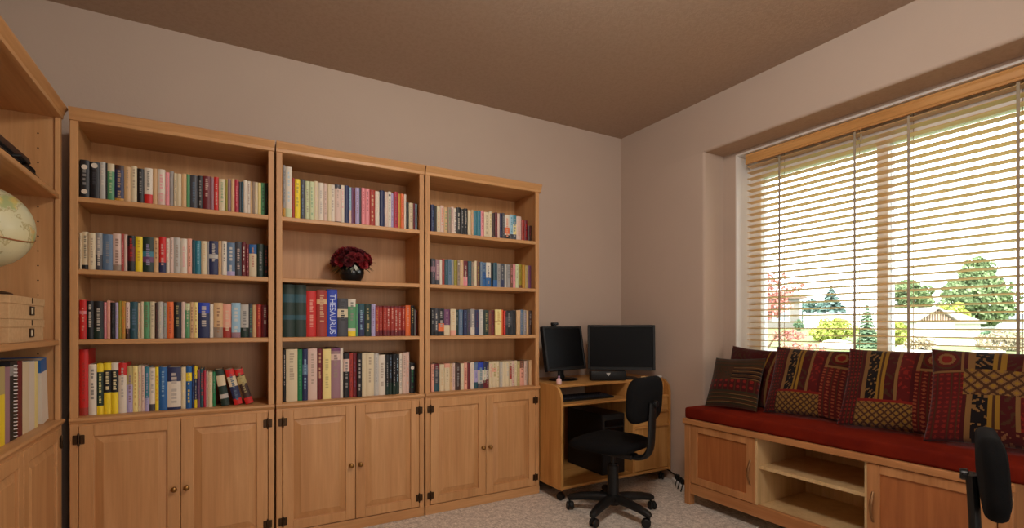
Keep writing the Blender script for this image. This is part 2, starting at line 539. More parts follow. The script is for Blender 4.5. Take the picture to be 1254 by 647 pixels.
ORD = ('first second third fourth fifth sixth seventh eighth ninth tenth eleventh twelfth thirteenth fourteenth fifteenth sixteenth seventeenth eighteenth nineteenth '
       'twentieth twenty-first twenty-second twenty-third twenty-fourth twenty-fifth twenty-sixth twenty-seventh twenty-eighth twenty-ninth thirtieth thirty-first thirty-second thirty-third thirty-fourth thirty-fifth thirty-sixth thirty-seventh thirty-eighth thirty-ninth fortieth forty-first').split()

def colour(bm, layer, faces, col):
    for f in faces:
        for l in f.loops:
            l[layer] = col

def make_book(name, w, h, dp, base, title=None, bands='', split=False, rng=random, parent=None, round_spine=True):
    """spine towards -y at y = 0, standing on z = 0, centred on x = 0"""
    bm = bmesh.new()
    lay = bm.loops.layers.float_color.new('Col')
    zs = {0.0, 1.0}
    bl = []
    circles = []
    trange = None
    for b in [q for q in (bands or '').split(',') if q]:
        k = b[0]
        if k == 't': f = float(b[1:-2]); bl.append((1 - f, 1.0, b[-2:]))
        elif k == 'b': f = float(b[1:-2]); bl.append((0.0, f, b[-2:]))
        elif k == 'm': a, c = b[1:-2].split('-'); bl.append((float(a), float(c), b[-2:]))
        elif k == 'r': trange = tuple(float(q) for q in b[1:].split('-'))
        elif k == 'o': circles.append((float(b[1:-2]), b[-2:]))
    for a, c, _ in bl:
        zs |= {a, c}
    zs = sorted(zs)
    bulge = min(0.0045, w * 0.16) if round_spine else 0.0004
    ns = 6
    sx = [-w / 2 + w * i / ns for i in range(ns + 1)]
    sy = [-bulge * (1 - (2 * x / w) ** 2) for x in sx]
    def colat(z):
        c = base
        for a, e, k in bl:
            if a <= z <= e: c = k
        return LINP[c]
    inset = 0.003 if split else 0.0
    grid = [[bm.verts.new((x, y, z * h)) for x, y in zip(sx, sy)] for z in zs]
    for r in range(len(zs) - 1):
        fs = [bm.faces.new((grid[r][i], grid[r][i + 1], grid[r + 1][i + 1], grid[r + 1][i])) for i in range(ns)]
        colour(bm, lay, fs, colat((zs[r] + zs[r + 1]) / 2))
    pg = LINP['cr']
    if not split:
        back = [[bm.verts.new((x, dp, z * h)) for x in (-w / 2, w / 2)] for z in zs]
        for r in range(len(zs) - 1):
            c = colat((zs[r] + zs[r + 1]) / 2)
            colour(bm, lay, [bm.faces.new((back[r][0], grid[r][0], grid[r + 1][0], back[r + 1][0])),
                             bm.faces.new((grid[r][-1], back[r][1], back[r + 1][1], grid[r + 1][-1]))], c)
            colour(bm, lay, [bm.faces.new((back[r][1], back[r][0], back[r + 1][0], back[r + 1][1]))], pg)
        colour(bm, lay, [bm.faces.new(grid[-1] + [back[-1][1], back[-1][0]])], pg)
        colour(bm, lay, [bm.faces.new(list(reversed(grid[0])) + [back[0][0], back[0][1]])], pg)
    else:
        t = min(0.0022, w * 0.16)
        # a folded cover: two boards and the spine, open at the top; the page block is a part of its own
        for sgn in (-1, 1):
            xo, xi = sgn * w / 2, sgn * (w / 2 - t)
            for r in range(len(zs) - 1):
                c = colat((zs[r] + zs[r + 1]) / 2)
                z0, z1 = zs[r] * h, zs[r + 1] * h
                q = [bm.verts.new(p) for p in ((xo, 0, z0), (xo, dp, z0), (xo, dp, z1), (xo, 0, z1), (xi, 0.002, z0), (xi, dp, z0), (xi, dp, z1), (xi, 0.002, z1))]
                fs = [bm.faces.new([q[i] for i in ii]) for ii in ((0, 1, 2, 3), (4, 7, 6, 5), (1, 5, 6, 2), (0, 3, 7, 4), (3, 2, 6, 7), (0, 4, 5, 1))]
                colour(bm, lay, fs, c)
        g2 = [[bm.verts.new((x * (1 - 2 * t / w), y + 0.0015, z)) for x, y in zip(sx, sy)] for z in (0, h)]
        for a, b2 in ((grid[0], g2[0]), (g2[1], grid[-1])):
            colour(bm, lay, [bm.faces.new((a[i], b2[i], b2[i + 1], a[i + 1])) for i in range(ns)], LINP[base])
        colour(bm, lay, [bm.faces.new((g2[0][i + 1], g2[0][i], g2[1][i], g2[1][i + 1])) for i in range(ns)], LINP[base])
    yt = -bulge - 0.0005
    def plate(x0, x1, z0, z1, c):
        colour(bm, lay, box(bm, x0, x1, yt, yt + 0.0009, z0, z1), c)
    if title and title != '-':
        c = tuple(a * 0.68 + b_ * 0.32 for a, b_ in zip(LINP[title], LINP[base]))
        n = rng.randint(7, 13)
        lo, hi = rng.choice(((0.12, 0.86), (0.30, 0.90), (0.2, 0.8), (0.4, 0.92)))
        if trange: lo, hi = trange
        hw = w * rng.uniform(0.13, 0.2) * (1.3 if trange else 1)
        z = hi * h
        step = (hi - lo) * h / n
        gap = rng.randint(3, n - 2)
        for i in range(n):
            if i != gap:
                s = rng.uniform(0.55, 0.78)
                plate(-hw, hw * rng.choice((1, 1, 0.6)), z - step * s, z, c)
            z -= step
    for f, k in circles:
        rr = w * 0.33
        vs = [bm.verts.new((rr * math.cos(2 * PI * i / 14), yt - 0.0002, f * h + rr * math.sin(2 * PI * i / 14))) for i in range(14)]
        colour(bm, lay, [bm.faces.new(vs)], LINP[k])
    o = finish(name, bm, M['cover'], parent, smooth='keep' if False else None)
    for p in o.data.polygons:
        p.use_smooth = False
    if split:
        pb = bmesh.new()
        t = min(0.0022, w * 0.16)
        box(pb, -w / 2 + t + 0.0001, w / 2 - t - 0.0001, 0.0022, dp - inset, 0.0025 if w > 0.012 else 0.001, h - 0.004)
        finish('pages', pb, M['paper'], o)
    return o

Y_SPINE = YC + 0.062
def put_row(case, shelf_name, case_name, z, start, spec, h0, dp0, group, split=False, noun='paperback', jitter=0.03, ysp=Y_SPINE, tail=None):
    rng = random.Random(hash_str(case_name + shelf_name))
    items = [e.split() for e in spec.split('|') if e.strip()]
    last = start
    for i, e in enumerate(items):
        e += ['-'] * (6 - len(e))
        end = float(e[0]); base = e[1]; title = e[2]; bands = e[3] if e[3] != '-' else ''
        h = float(e[4]) if e[4] != '-' else h0 * (1 + rng.uniform(-jitter, jitter))
        nn = e[5].replace('_', ' ') if e[5] != '-' else noun
        xa, xb = x_on_plane(last, ysp), x_on_plane(end, ysp)
        last = end
        w = max(0.005, xb - xa - 0.0008)
        dp = min(0.235, dp0 * rng.uniform(0.95, 1.05))
        yy = ysp + rng.uniform(-0.004, 0.006)
        o = make_book('book', w, h, dp, base, title, bands, split, rng)
        o.location = ((xa + xb) / 2, yy, z + 0.0005)
        words = PAL[base][0]
        det = ''
        if bands:
            b0 = bands.split(',')[0]
            cn = PAL[b0[-2:]][0]
            det = {'t': f' with {cn} top', 'b': f' with {cn} bottom', 'm': f' with {cn} band', 'o': f' with {cn} circle'}[b0[0]]
        elif title != '-' and PAL[title][0] != words:
            det = f' with {PAL[title][0]} title'
        lab = f'{words} {nn}{det}, {ORD[i]} ' + (tail or f'from left on {shelf_name} of {case_name}')
        tag(o, lab, 'book', group)

def hash_str(s):
    v = 0
    for ch in s: v = (v * 131 + ord(ch)) % 1000003
    return v

Z1, Z2, Z3 = SHELF_Z
C1, C2, C3 = 'corner bookcase', 'middle bookcase', 'desk-side bookcase'
put_row(1, 'top shelf', C1, Z1, 97.5,
 '109.3 bk gy o.82wh,o.2wh .182|122 bk ch o.9wh .18|129.3 sg wh -|131.7 bk|140.3 gn lg t.2cr|151.9 nv tn t.12db,b.12mu|160.3 tn ta|167.7 cr ta|176.6 bk gy|187 wh dg b.3rd|193 tn -|202.3 wh pk b.35pp|207.5 pk gy|212.8 gy -|216.5 cr ta|222.2 cr -|228.4 tn -|232.6 gn -|242 ch sb|248.4 bk gy|258.3 mr pp|262 mv -|267.8 rd pp|276.2 cr gn|278.8 ol -|283 mv ta|287.2 tn -|292.5 cm pk|295.5 ch -|298.3 dt sb|302.6 wh -|306.7 wh mr|309.3 tn -|312 ta -|316 cr -|319.8 py -|324.5 gn dg|328.6 dg -',
 0.178, 0.11, 'paperbacks on the top shelf of the corner bookcase')
put_row(1, 'second shelf', C1, Z2, 97.3,
 '99.8 cr ta|108.3 cr bk b.14bk .178|117.2 cr ta|125.6 gy wh b.42ch|138.2 sb gy b.1sb|148.7 pp wn b.18ta|152 br pk|156 pp -|165.6 bk rd m.3-.7mr|174.5 yl mu|188 dg lv m.45-.6te,m.3-.45pu|194.5 tn wn|203.4 rd pp b.3nv|208 wh pk|212.8 pp gy|221 sg ta|229.4 wh pk|235.2 sp wn|239 dt -|246.3 te lb|254 cr tn|256 gy -|267.3 nv wh m.5-.62sg|271.5 tn -|277.8 wh bk|287.8 sb wh b.15lv|296.2 ch pp|301 mr wh|305 mr pk|314.6 cr br t.28bl|323.5 dg gy|328.4 bk br',
 0.177, 0.11, 'paperbacks on the second shelf of the corner bookcase')
put_row(1, 'third shelf', C1, Z3, 97.3,
 '106.2 rd sp m.64-.72pk|115 bk wh|127 bk wh b.3dg|131 pk wh|135 sp pk|141.4 bk ch|144.8 lv gy|149 ol -|154 mu or|159 pp mr b.28db|168.7 dt sb|172.5 cr pk|176 cr pp|183.4 gn wn|189.7 cr ta|194 db mr|199.5 sg cr|204.4 gy gn|212.8 or br|222 bk kh|226.8 pp -|232.6 gn cr t.2lg|237.5 tn wn|242.6 py br|256.8 nv wh t.3rb|261.5 wh -|273 tn wn b.3ta|283.5 sp cr b.3br|294.6 lb wh b.15mv|304.6 sg ch b.3dg|309.3 ch gn|314 tn -|320.3 br or|328.6 mr wh',
 0.176, 0.11, 'paperbacks on the third shelf of the corner bookcase')
put_row(1, 'bottom shelf', C1, COUNTER_Z, 97.3,
 '108.4 rd br b.12br .305 tall_binder|118.3 wh ch - .235|127 yl lg m.17-.83dg .238|136.4 yl wh m.42-.85bk,r.46-.82 .24|145.3 yl wh m.42-.85bk,t.15wh,r.46-.82 .24|155.3 wh gy t.25rd .238|162.4 lv wn t.4kh .22|168.8 py mu - .22|173 cr pk - .222|177.3 pp ta - .22|183 te lv b.3lv .215|190 wh gy b.16ch .21|194.4 yl or - .212|205 bl lb - .212|221.7 nv wh m.06-.66wh .21|227.7 cr py - .208|235 bl yl m.65-.85yl .21|238 nv bl - .205|241.6 yl bl m.2-.7nv .208|245 pu dg - .19|249.4 dt rd - .195|252.5 cm - - .185|255 wh pk - .18|260.3 cr tn - .178|264 eg gy - .178',
 0.21, 0.155, 'larger books on the bottom shelf of the corner bookcase', split=True, noun='book', jitter=0.02)
for i, (px, th, w, base, title, bands, lab) in enumerate((
    (271.6, 9.5, 0.037, 'dg', '-', 'm.55-.84cr,m.2-.32sg', 'dark green book with cream title panel leaning against the upright row'),
    (287.4, 13.5, 0.038, 'nv', 'sb', 't.2rd,m.52-.8cr,b.17rd', 'navy book with red top and foot leaning second in the tilted trio'),
    (301.0, 16.5, 0.038, 'db', 'kh', 't.16rd,m.58-.8kh,b.18rd', 'dark brown book with red foot, the outermost of the leaning trio'))):
    o = make_book('book', w, 0.188, 0.145, base, title, bands, True, random.Random(i + 5))
    for vs in [o.data] + [c.data for c in o.children]:
        for q in vs.vertices: q.co.x += w / 2
    o.location = (x_on_plane(px, Y_SPINE), Y_SPINE, COUNTER_Z + 0.0004)
    o.rotation_euler = (0, -math.radians(th), 0)
    tag(o, lab, 'book', 'leaning books on the bottom shelf of the corner bookcase')

put_row(2, 'top shelf', C2, Z1, 346.6,
 '349.6 gy ch b.2mu .29|357.5 wh lb b.2lg .285|361 br wn|367.5 yl ol|374 ch sb|379 lg ta|384.6 lg gn|390 cr pp|396.4 wh gy|401 pp ta|405.5 cr -|410 wh ta b.04pp|417.4 pp ta t.1ch,b.06bk|421.7 wh pk|427.3 nv -|430.4 lb sb b.4pp|433 pu -|435 mr -|440 lv mv|442.6 ch -|447 pk cm|452.4 pk mr|459.4 br tn|464.8 wh pp - .215|470.8 nv -|475 pp wh|479 wh ch o.9ch|482 lv mv|487.5 cm mr|490.8 mu -|495 or rd|497.8 wh -|500.5 bk - - .172|505.5 cr ta - .17|508.4 mr nv - .17|510.9 lb sb - .168',
 0.222, 0.14, 'books on the top shelf of the middle bookcase', noun='book')
put_row(2, 'third shelf', C2, Z3, 346.8,
 '361 dg - m.66-.82dt,m.33-.42dt .287 volume|375.2 dg - m.66-.82dt,m.33-.42dt .287 volume|387.8 rd sp b.2rd .257 thick_volume|400.4 br tn m.7-.8tn .262 thick_volume',
 0.25, 0.18, 'reference volumes on the third shelf of the middle bookcase', noun='book')
rng = random.Random(3)
xa, xb = x_on_plane(400.6, Y_SPINE), x_on_plane(413, Y_SPINE)
o = make_book('book', xb - xa - 0.001, 0.268, 0.18, 'rb', None, '', False, rng)
o.location = ((xa + xb) / 2, Y_SPINE, Z3 + 0.0005)
tag(o, 'thick royal blue thesaurus with a big pale title down its spine', 'book', 'reference volumes on the third shelf of the middle bookcase')
cu = D.curves.new('thesaurus_title', 'FONT')
cu.body = 'THESAURUS'
cu.size = 0.044; cu.extrude = 0.0004; cu.align_x = 'CENTER'; cu.align_y = 'CENTER'
to = D.objects.new('title_lettering', cu)
COL.objects.link(to)
bpy.context.view_layer.update()
me = D.meshes.new_from_object(to.evaluated_get(bpy.context.evaluated_depsgraph_get()))
D.objects.remove(to)
xs = [q.co.x for q in me.vertices]
k = 0.225 / (max(xs) - min(xs))
for q in me.vertices: q.co.x *= k
me.materials.clear()
me.materials.append(plain('pale_blue_ink', rgb(196, 210, 236), 0.5))
to = D.objects.new('title_lettering', me)
COL.objects.link(to)
to.parent = o
to.rotation_euler = (PI / 2, PI / 2, 0)
to.location = (0, -0.0055, 0.128)
put_row(2, 'third shelf end', C2, Z3, 413.2,
 '426 ch bk m.5-.72cr .218|435.4 wh dg m.22-.8gn,b.14yl .215|438.5 gn te - .19|446.3 nv lb t.3dt .19|454.7 dg kh - .19|459.7 lv pu - .19|464.3 br mu b.2mr,t.05mr|468.9 br sp b.2mr,t.05mr|473.5 br sp b.2mr,t.05mr|478.1 br pp b.2mr,t.05mr|482.7 br sp b.2mr,t.05mr|487.3 br pp b.2mr,t.05mr|491.9 br pp b.2mr,t.05mr|496.4 br sp b.2mr,t.05mr|502.7 or sp - .187|507.6 bk kh - .185|509.2 gy - - .16|510.9 mr db - .155',
 0.18, 0.13, 'reference books on the third shelf of the middle bookcase', noun='book', jitter=0.004, tail='to the right of the blue thesaurus')
put_row(2, 'bottom shelf', C2, COUNTER_Z, 347,
 '350.2 bk wh -|364.3 cr ta -|370.3 eg gn -|377 nv lb m.5-.7sb|388.4 pp ta -|395 mr tn -|405.3 py kh -|416.7 mv ta t.06pu,m.76-.88pp|420.3 wh -|428 bk gy m.58-.86pp .258|432.4 br mr - .256|437 mr pu - .256|443.2 bk sg - .252|448 cr - - .255|458 cr ta - .255|463.8 sg gy - .25|472.2 wh ta - .24|476.4 bk gy b.3dg .24|480.6 bk sb b.3dg .24|484.8 bk gy b.3dg .24|489.2 bk lb b.3dg .24|493 wh gy - .245|497.3 pp ta - .25|501.6 pp sp - .252|508 bk eg o.84wh .185',
 0.285, 0.19, 'tall books on the bottom shelf of the middle bookcase', split=True, noun='book', jitter=0.012)
put_row(3, 'top shelf', C3, Z1, 527.8,
 '532 nv sb|535 bk -|539.5 cr or|544 pp or|548.5 tn gn|553 ta gn|556 pp mv|559.5 wh pu|564 bk wh|568.5 bk sg|573 bk wh|577 cr -|579.5 tn pk|584 te sb|588.7 te bl|592.6 pk cm|599 cr ta|603 cr ol|606 db -|609 mr br|612.3 pp -|615 nv gy|617.7 ch gy|624 wh or m.25-.5or,b.2bk|628.5 lb te b.25ch|632.4 py bl b.25ch,t.35te|638.6 pp sp|642.3 br mr - .15|646 mr rd - .15|650.6 db mr - .115',
 0.176, 0.11, 'paperbacks on the top shelf of the desk-side bookcase')
put_row(3, 'second shelf', C3, Z2, 527.8,
 '533 ch mv m.5-.7mv|538 mv pp b.2ch|541 wh -|544.4 br ta|549 dt sb|553.3 sb dt|556 gy -|560 ol ta|563.3 ta bk o.85wh|567.6 tn pp|573 mr wh b.38pk|577.6 dt sb|580.7 ta gn|583.8 cr -|587.7 wn ol|590.6 sb gy|595.2 bl nv t.4sb|601 wh nv b.38bl|603.8 bk -|609 dt nv b.3bl|613 gy ch|618 ch gy b.35nv|620.8 sg -|624.4 gy ch|628 wn pk|631.5 pk mv|635 lg ta|639.3 ol wn b.15wn|642.9 mu -|646.8 kh ta|650.8 pu wn',
 0.165, 0.11, 'paperbacks on the second shelf of the desk-side bookcase')
put_row(3, 'third shelf', C3, Z3, 527.8,
 '532 bk gy|536.8 ch wh b.15bk|543.9 bk sg m.15-.45or|551.3 pu mv b.4cr|558.3 cr tn b.2sp|562 dg gy|567.2 sb gy|571.7 nv sb|576 ch pu|581.3 gy wh b.3wh|586.5 nv mr|592.3 sg wh|598.2 dg kh|602 wn br|606 mr bk|613.8 py mu m.5-.54br|616.5 or -|619 rd sp|626.4 bk gy m.4-.75ch|632.3 bk db|637.2 tn -|641 sb gy|644.6 gy lv|647.5 tn -|651.2 db gy',
 0.168, 0.11, 'paperbacks on the third shelf of the desk-side bookcase')
put_row(3, 'bottom shelf', C3, COUNTER_Z, 527.8,
 '531.6 sp wn|538.3 ch gy t.2mr,b.25dt|544.2 cr tn|550.5 cr ta t.15sp|554 tn ta|557.6 pp mv|563.9 db gy|568.3 cr wh|572.4 sp br|575.7 mr -|580.6 wh pp|585 lv bl t.3sb,b.25dt|592 sg te t.3rb,b.2ch|595.5 wh gn t.3nv,b.3mr|599 sg mr t.3nv,b.35mr|603 cr pk|608.2 cr ol m.6-.75sp|612 cr kh|615.3 sg cr|618.6 cr -|623.8 cr sg|626.5 cr mr m.3-.8br|629.7 pp br|633 cr kh|636.4 kh py|641.6 sp wn t.3wn|644.5 pp ta|647.5 ta -|651 tn -',
 0.172, 0.11, 'paperbacks on the bottom shelf of the desk-side bookcase', split=True, jitter=0.015)

# ---- side bookcase: spines face +X; rows run along Y
def side_book(y0, y1, z, h, dp, base, title, bands, lab, name='binder', lean=0.0, xs=LX - 0.035, split=True):
    w = y1 - y0
    o = make_book(name, w, h, dp, base, title, bands, split, random.Random(int(y0 * 1000)), round_spine=False)
    o.location = (xs, (y0 + y1) / 2, z + 0.0006 + (w / 2 * abs(math.sin(lean)) if lean else 0))
    o.rotation_euler = (lean, 0, PI / 2) if not lean else (0, lean, PI / 2)
    tag(o, lab, 'binder' if name == 'binder' else 'notebook', 'binders on the low shelf of the side bookcase')
    return o
XS = LX - 0.035
ys = lambda px: y_on_plane(px, XS)
def span(a, b): return ys(a) + 0.0005, ys(b) - 0.0005
for a, b, h, base, title, bands, lab in (
    (-14, -6, 0.27, 'cr', 'ta', '', 'cream binder at the near end of the side bookcase row'),
    (-6, 6, 0.272, 'yl', 'ol', 't.35kh', 'yellow binder with khaki top next to the grey spiral row on the side bookcase'),
    (6, 12, 0.268, 'mv', 'gy', '', 'mauve grey folder between yellow binder and black spiral notebook'),
    (21.5, 27.5, 0.282, 'mr', 'br', '', 'dark red binder beside the black spiral notebook'),
    (27.5, 36, 0.275, 'cr', 'tn', '', 'cream folder right beside the dark red binder'),
    (36, 42.5, 0.272, 'wh', 'tn', '', 'white folder between the cream folder and the pale yellow one'),
    (42.5, 46.5, 0.27, 'py', 'or', '', 'thin pale yellow folder before the blue topped binder')):
    y0, y1 = span(a, b)
    side_book(y0, y1, COUNTER_Z, h, 0.22, base, title if False else None, bands, lab, 'binder')
y0, y1 = span(12.2, 21.2)
o = side_book(y0, y1, COUNTER_Z, 0.285, 0.215, 'bk', None, 'm.82-.94gy', 'black notebook with a white spiral binding on the side bookcase', 'spiral_notebook')
bm = bmesh.new()
for k in range(21):
    zc = 0.012 + k * 0.0128
    pts = [(0.0, 0, 0)]
    tube(bm, [(0.012 * math.cos(a), -0.003 - 0.006 * math.sin(a), zc + 0.0008 * a) for a in [PI * i / 6 for i in range(7)]], 0.0018, 6)
finish('spiral_binding', bm, M['white_vinyl'], o)
y0, y1 = span(52.5, 59.5)
o = side_book(y0, y1, COUNTER_Z, 0.272, 0.22, 'wh', None, 't.2bl', 'white binder with a blue top leaning at the far end of the side bookcase row', 'binder', lean=-math.radians(7))
# ------------------------------------------------------------------ window bench
BX0, BX1, BY0, BY1 = 2.607, 3.115, 0.72, 2.30
bench = tag(root('window_bench', (BX0, BY1, 0), -PI / 2), 'low light-wood storage bench with two doors and an open shelf under the window', 'bench')
# local frame: x runs along the front towards the camera, y = depth towards the window, front at y = 0
BL, BD = BY1 - BY0, BX1 - BX0
TOPZ = 0.555
div = [BY1 - 1.795, BY1 - 1.228]
bm = bmesh.new(); box(bm, -0.008, BL + 0.008, -0.012, BD, TOPZ - 0.034, TOPZ, 0.005, seg=2); finish('bench_top', bm, M['bench_x'], bench)
for x0 in (0.0, BL - 0.045):
    for y0, w in ((0.0, 0.045), (BD - 0.045, 0.045)):
        bm = bmesh.new(); box(bm, x0, x0 + 0.045, y0, y0 + w, 0, TOPZ - 0.034, 0.003); finish('leg', bm, M['bench_z'], bench)
bm = bmesh.new(); box(bm, 0.045, BL - 0.045, 0.006, 0.03, 0.072, 0.142, 0.002); finish('bottom_rail', bm, M['bench_x'], bench)
bm = bmesh.new(); box(bm, 0.02, BL - 0.02, 0.03, BD - 0.02, 0.125, 0.142); finish('bottom_panel', bm, M['birch_inside'], bench)
for x0 in (0.012, BL - 0.03):
    bm = bmesh.new(); box(bm, x0, x0 + 0.018, 0.045, BD - 0.045, 0.075, TOPZ - 0.034); finish('end_panel', bm, M['bench_z'], bench)
bm = bmesh.new(); box(bm, 0.03, BL - 0.03, BD - 0.03, BD - 0.022, 0.12, TOPZ - 0.034); finish('back_panel', bm, M['birch_inside'], bench)
for x0 in (div[0] - 0.009, div[1] - 0.009):
    bm = bmesh.new(); box(bm, x0, x0 + 0.018, 0.006, BD - 0.03, 0.142, TOPZ - 0.034, 0.001); finish('divider', bm, M['birch_inside'], bench)
bm = bmesh.new(); box(bm, div[0] + 0.009, div[1] - 0.009, 0.025, BD - 0.03, 0.345, 0.363, 0.001); finish('shelf', bm, M['birch_inside'], bench)
M['pull'] = plain('bronzed_pull', rgb(150, 112, 76), 0.35, 0.8)
def bench_door(x0, x1, handle_x):
    z0, z1 = 0.146, TOPZ - 0.038
    s = 0.052
    bm = bmesh.new()
    box(bm, x0, x0 + s, 0.0, 0.02, z0, z1, 0.002); box(bm, x1 - s, x1, 0.0, 0.02, z0, z1, 0.002)
    box(bm, x0 + s, x1 - s, 0.0, 0.02, z1 - s + 0.01, z1, 0.002); box(bm, x0 + s, x1 - s, 0.0, 0.02, z0, z0 + s - 0.01, 0.002)
    d = finish('door', bm, M['bench_z'], bench)
    bm = bmesh.new(); box(bm, x0 + s - 0.004, x1 - s + 0.004, 0.010, 0.018, z0 + s - 0.014, z1 - s + 0.014); finish('flat_panel', bm, M['bench_panel'], d)
    bm = bmesh.new()
    zc = 0.318
    tube(bm, [(handle_x, -0.001 - 0.026 * math.sin(PI * i / 14), zc - 0.07 + 0.14 * i / 14) for i in range(15)], [0.0035 + 0.0015 * math.sin(PI * i / 14) for i in range(15)], 8, flat=(1.4, 0.7))
    finish('handle', bm, M['pull'], d, smooth=60)
bench_door(0.048, div[0] - 0.004, div[0] - 0.030)
bench_door(div[1] + 0.004, BL - 0.048, div[1] + 0.030)

# seat cushion
m, nt, b = new_mat('red_velvet')
v = coords(nt, (1, 1, 1), rnd=False)
n1 = noise(nt, v, 5, 4, 0.6, 0.5)
nt.links.new(ramp(nt, n1, [(0.35, rgb(96, 22, 11)), (0.65, rgb(116, 31, 14))]), b.inputs['Base Color'])
b.inputs['Roughness'].default_value = 0.85
b.inputs['Sheen Weight'].default_value = 0.15
b.inputs['Sheen Tint'].default_value = rgb(220, 70, 40)
b.inputs['Specular IOR Level'].default_value = 0.1
bump(nt, b, noise(nt, v, 260, 2), 0.15, 0.001)
bm = bmesh.new()
box(bm, 0, BL + 0.075, 0, BD, 0, 0.072, 0.016, seg=4)
bmesh.ops.subdivide_edges(bm, edges=[e for e in bm.edges if abs(e.verts[0].co.x - e.verts[1].co.x) > 0.5], cuts=30, use_grid_fill=True)
rr = random.Random(2)
cu = finish('seat_cushion', bm, m, smooth=60, loc=(BX0 - 0.004, BY1 - 0.002, TOPZ + 0.0005), rot=(0, 0, -PI / 2))
tag(cu, 'long dark red velvet seat cushion on top of the wooden window bench', 'cushion')

# ------------------------------------------------------------------ patchwork pillows
MAR, DRD, RED, TAN, GOLD, BLK, BRN, DGR = rgb(62, 12, 11), rgb(79, 15, 12), rgb(111, 25, 18), rgb(115, 83, 46), rgb(131, 97, 31), rgb(17, 11, 11), rgb(62, 36, 18), rgb(42, 38, 21)
def scroll(u, v, f=1.0):
    return math.sin(46 * f * u + 4 * math.sin(24 * f * v)) * math.sin(34 * f * v + 3 * math.sin(30 * f * u)) > 0.45
def dots(u, v, base, c, fu=0.042, fv=0.05):
    a, e = (u / fu) % 1, (v / fv) % 1
    if abs(a - 0.5) > 0.42: return BRN
    return c if (a - 0.5) ** 2 + (e - 0.5) ** 2 < 0.07 else base
def stripes(u, v, a, e):
    s = (u - a) / (e - a)
    if s < 0.06: return MAR
    if s < 0.14: return TAN
    if s < 0.34: return TAN if scroll(u, v) else BLK
    if s < 0.39: return GOLD
    if s < 0.42: return BRN
    if s < 0.48: return GOLD
    if s < 0.66: return BRN if scroll(u, v, 0.8) else MAR
    if s < 0.72: return TAN
    if s < 0.94: return RED if scroll(u, v, 0.9) else DRD
    return MAR
def lattice(u, v, k=13):
    a, e = abs(((u + v) * k) % 1 - 0.5), abs(((u - v) * k) % 1 - 0.5)
    if a > 0.38 or e > 0.38: return BRN
    return GOLD if a < 0.2 and e < 0.2 else TAN
def medal(u, v, cu_, cv, r):
    q = math.hypot(u - cu_, v - cv) / r
    if q < 0.35: return RED
    if q < 0.55: return TAN
    if q < 0.8: return DRD
    if q < 0.95: return BRN
    return MAR
def pat_a(u, v):
    if u < 0.17: return dots(u, v, MAR, RED)
    if u < 0.72:
        if v > 0.30: return stripes(u, v, 0.17, 0.72)
        if v > 0.27: return RED
        return lattice(u, v)
    if v > 0.70:
        if u < 0.745 or v < 0.73: return TAN
        return medal(u, v, 0.87, 0.86, 0.13)
    return dots(u, v, DRD, rgb(124, 60, 36), 0.07, 0.045)
def pat_b(u, v):
    if u < 0.27:
        if v > 0.70: return TAN if v < 0.72 or u > 0.25 else medal(u, v, 0.13, 0.86, 0.13)
        return dots(u, v, DRD, RED, 0.06, 0.05)
    if v > 0.74: return stripes(u, v, 0.27, 0.92)
    if v > 0.46: return lattice(u, v, 9)
    if v > 0.12 or u < 0.5: return stripes(u, v, 0.27, 0.86)
    return rgb(112, 72, 44) if scroll(u, v, 1.2) else MAR
def pat_c(u, v):
    k = (v * 13) % 1
    if v > 0.78: return BRN if k < 0.6 else DGR
    if v > 0.52:
        if u > 0.5: return TAN if k < 0.18 else (BLK if k < 0.55 else BRN)
        return DGR if scroll(u, v, 0.8) else BRN
    if v > 0.30: return dots(u, v, MAR, RED, 0.12, 0.11)
    return TAN if k < 0.16 else (BRN if k < 0.5 else DGR)
def pat_d(u, v):
    if u > 0.72: return stripes(u, v, 0.5, 1.0)
    return lattice(u, v, 8) if (v < 0.35 and u > 0.2) else (BRN if scroll(u, v, 0.7) else MAR)

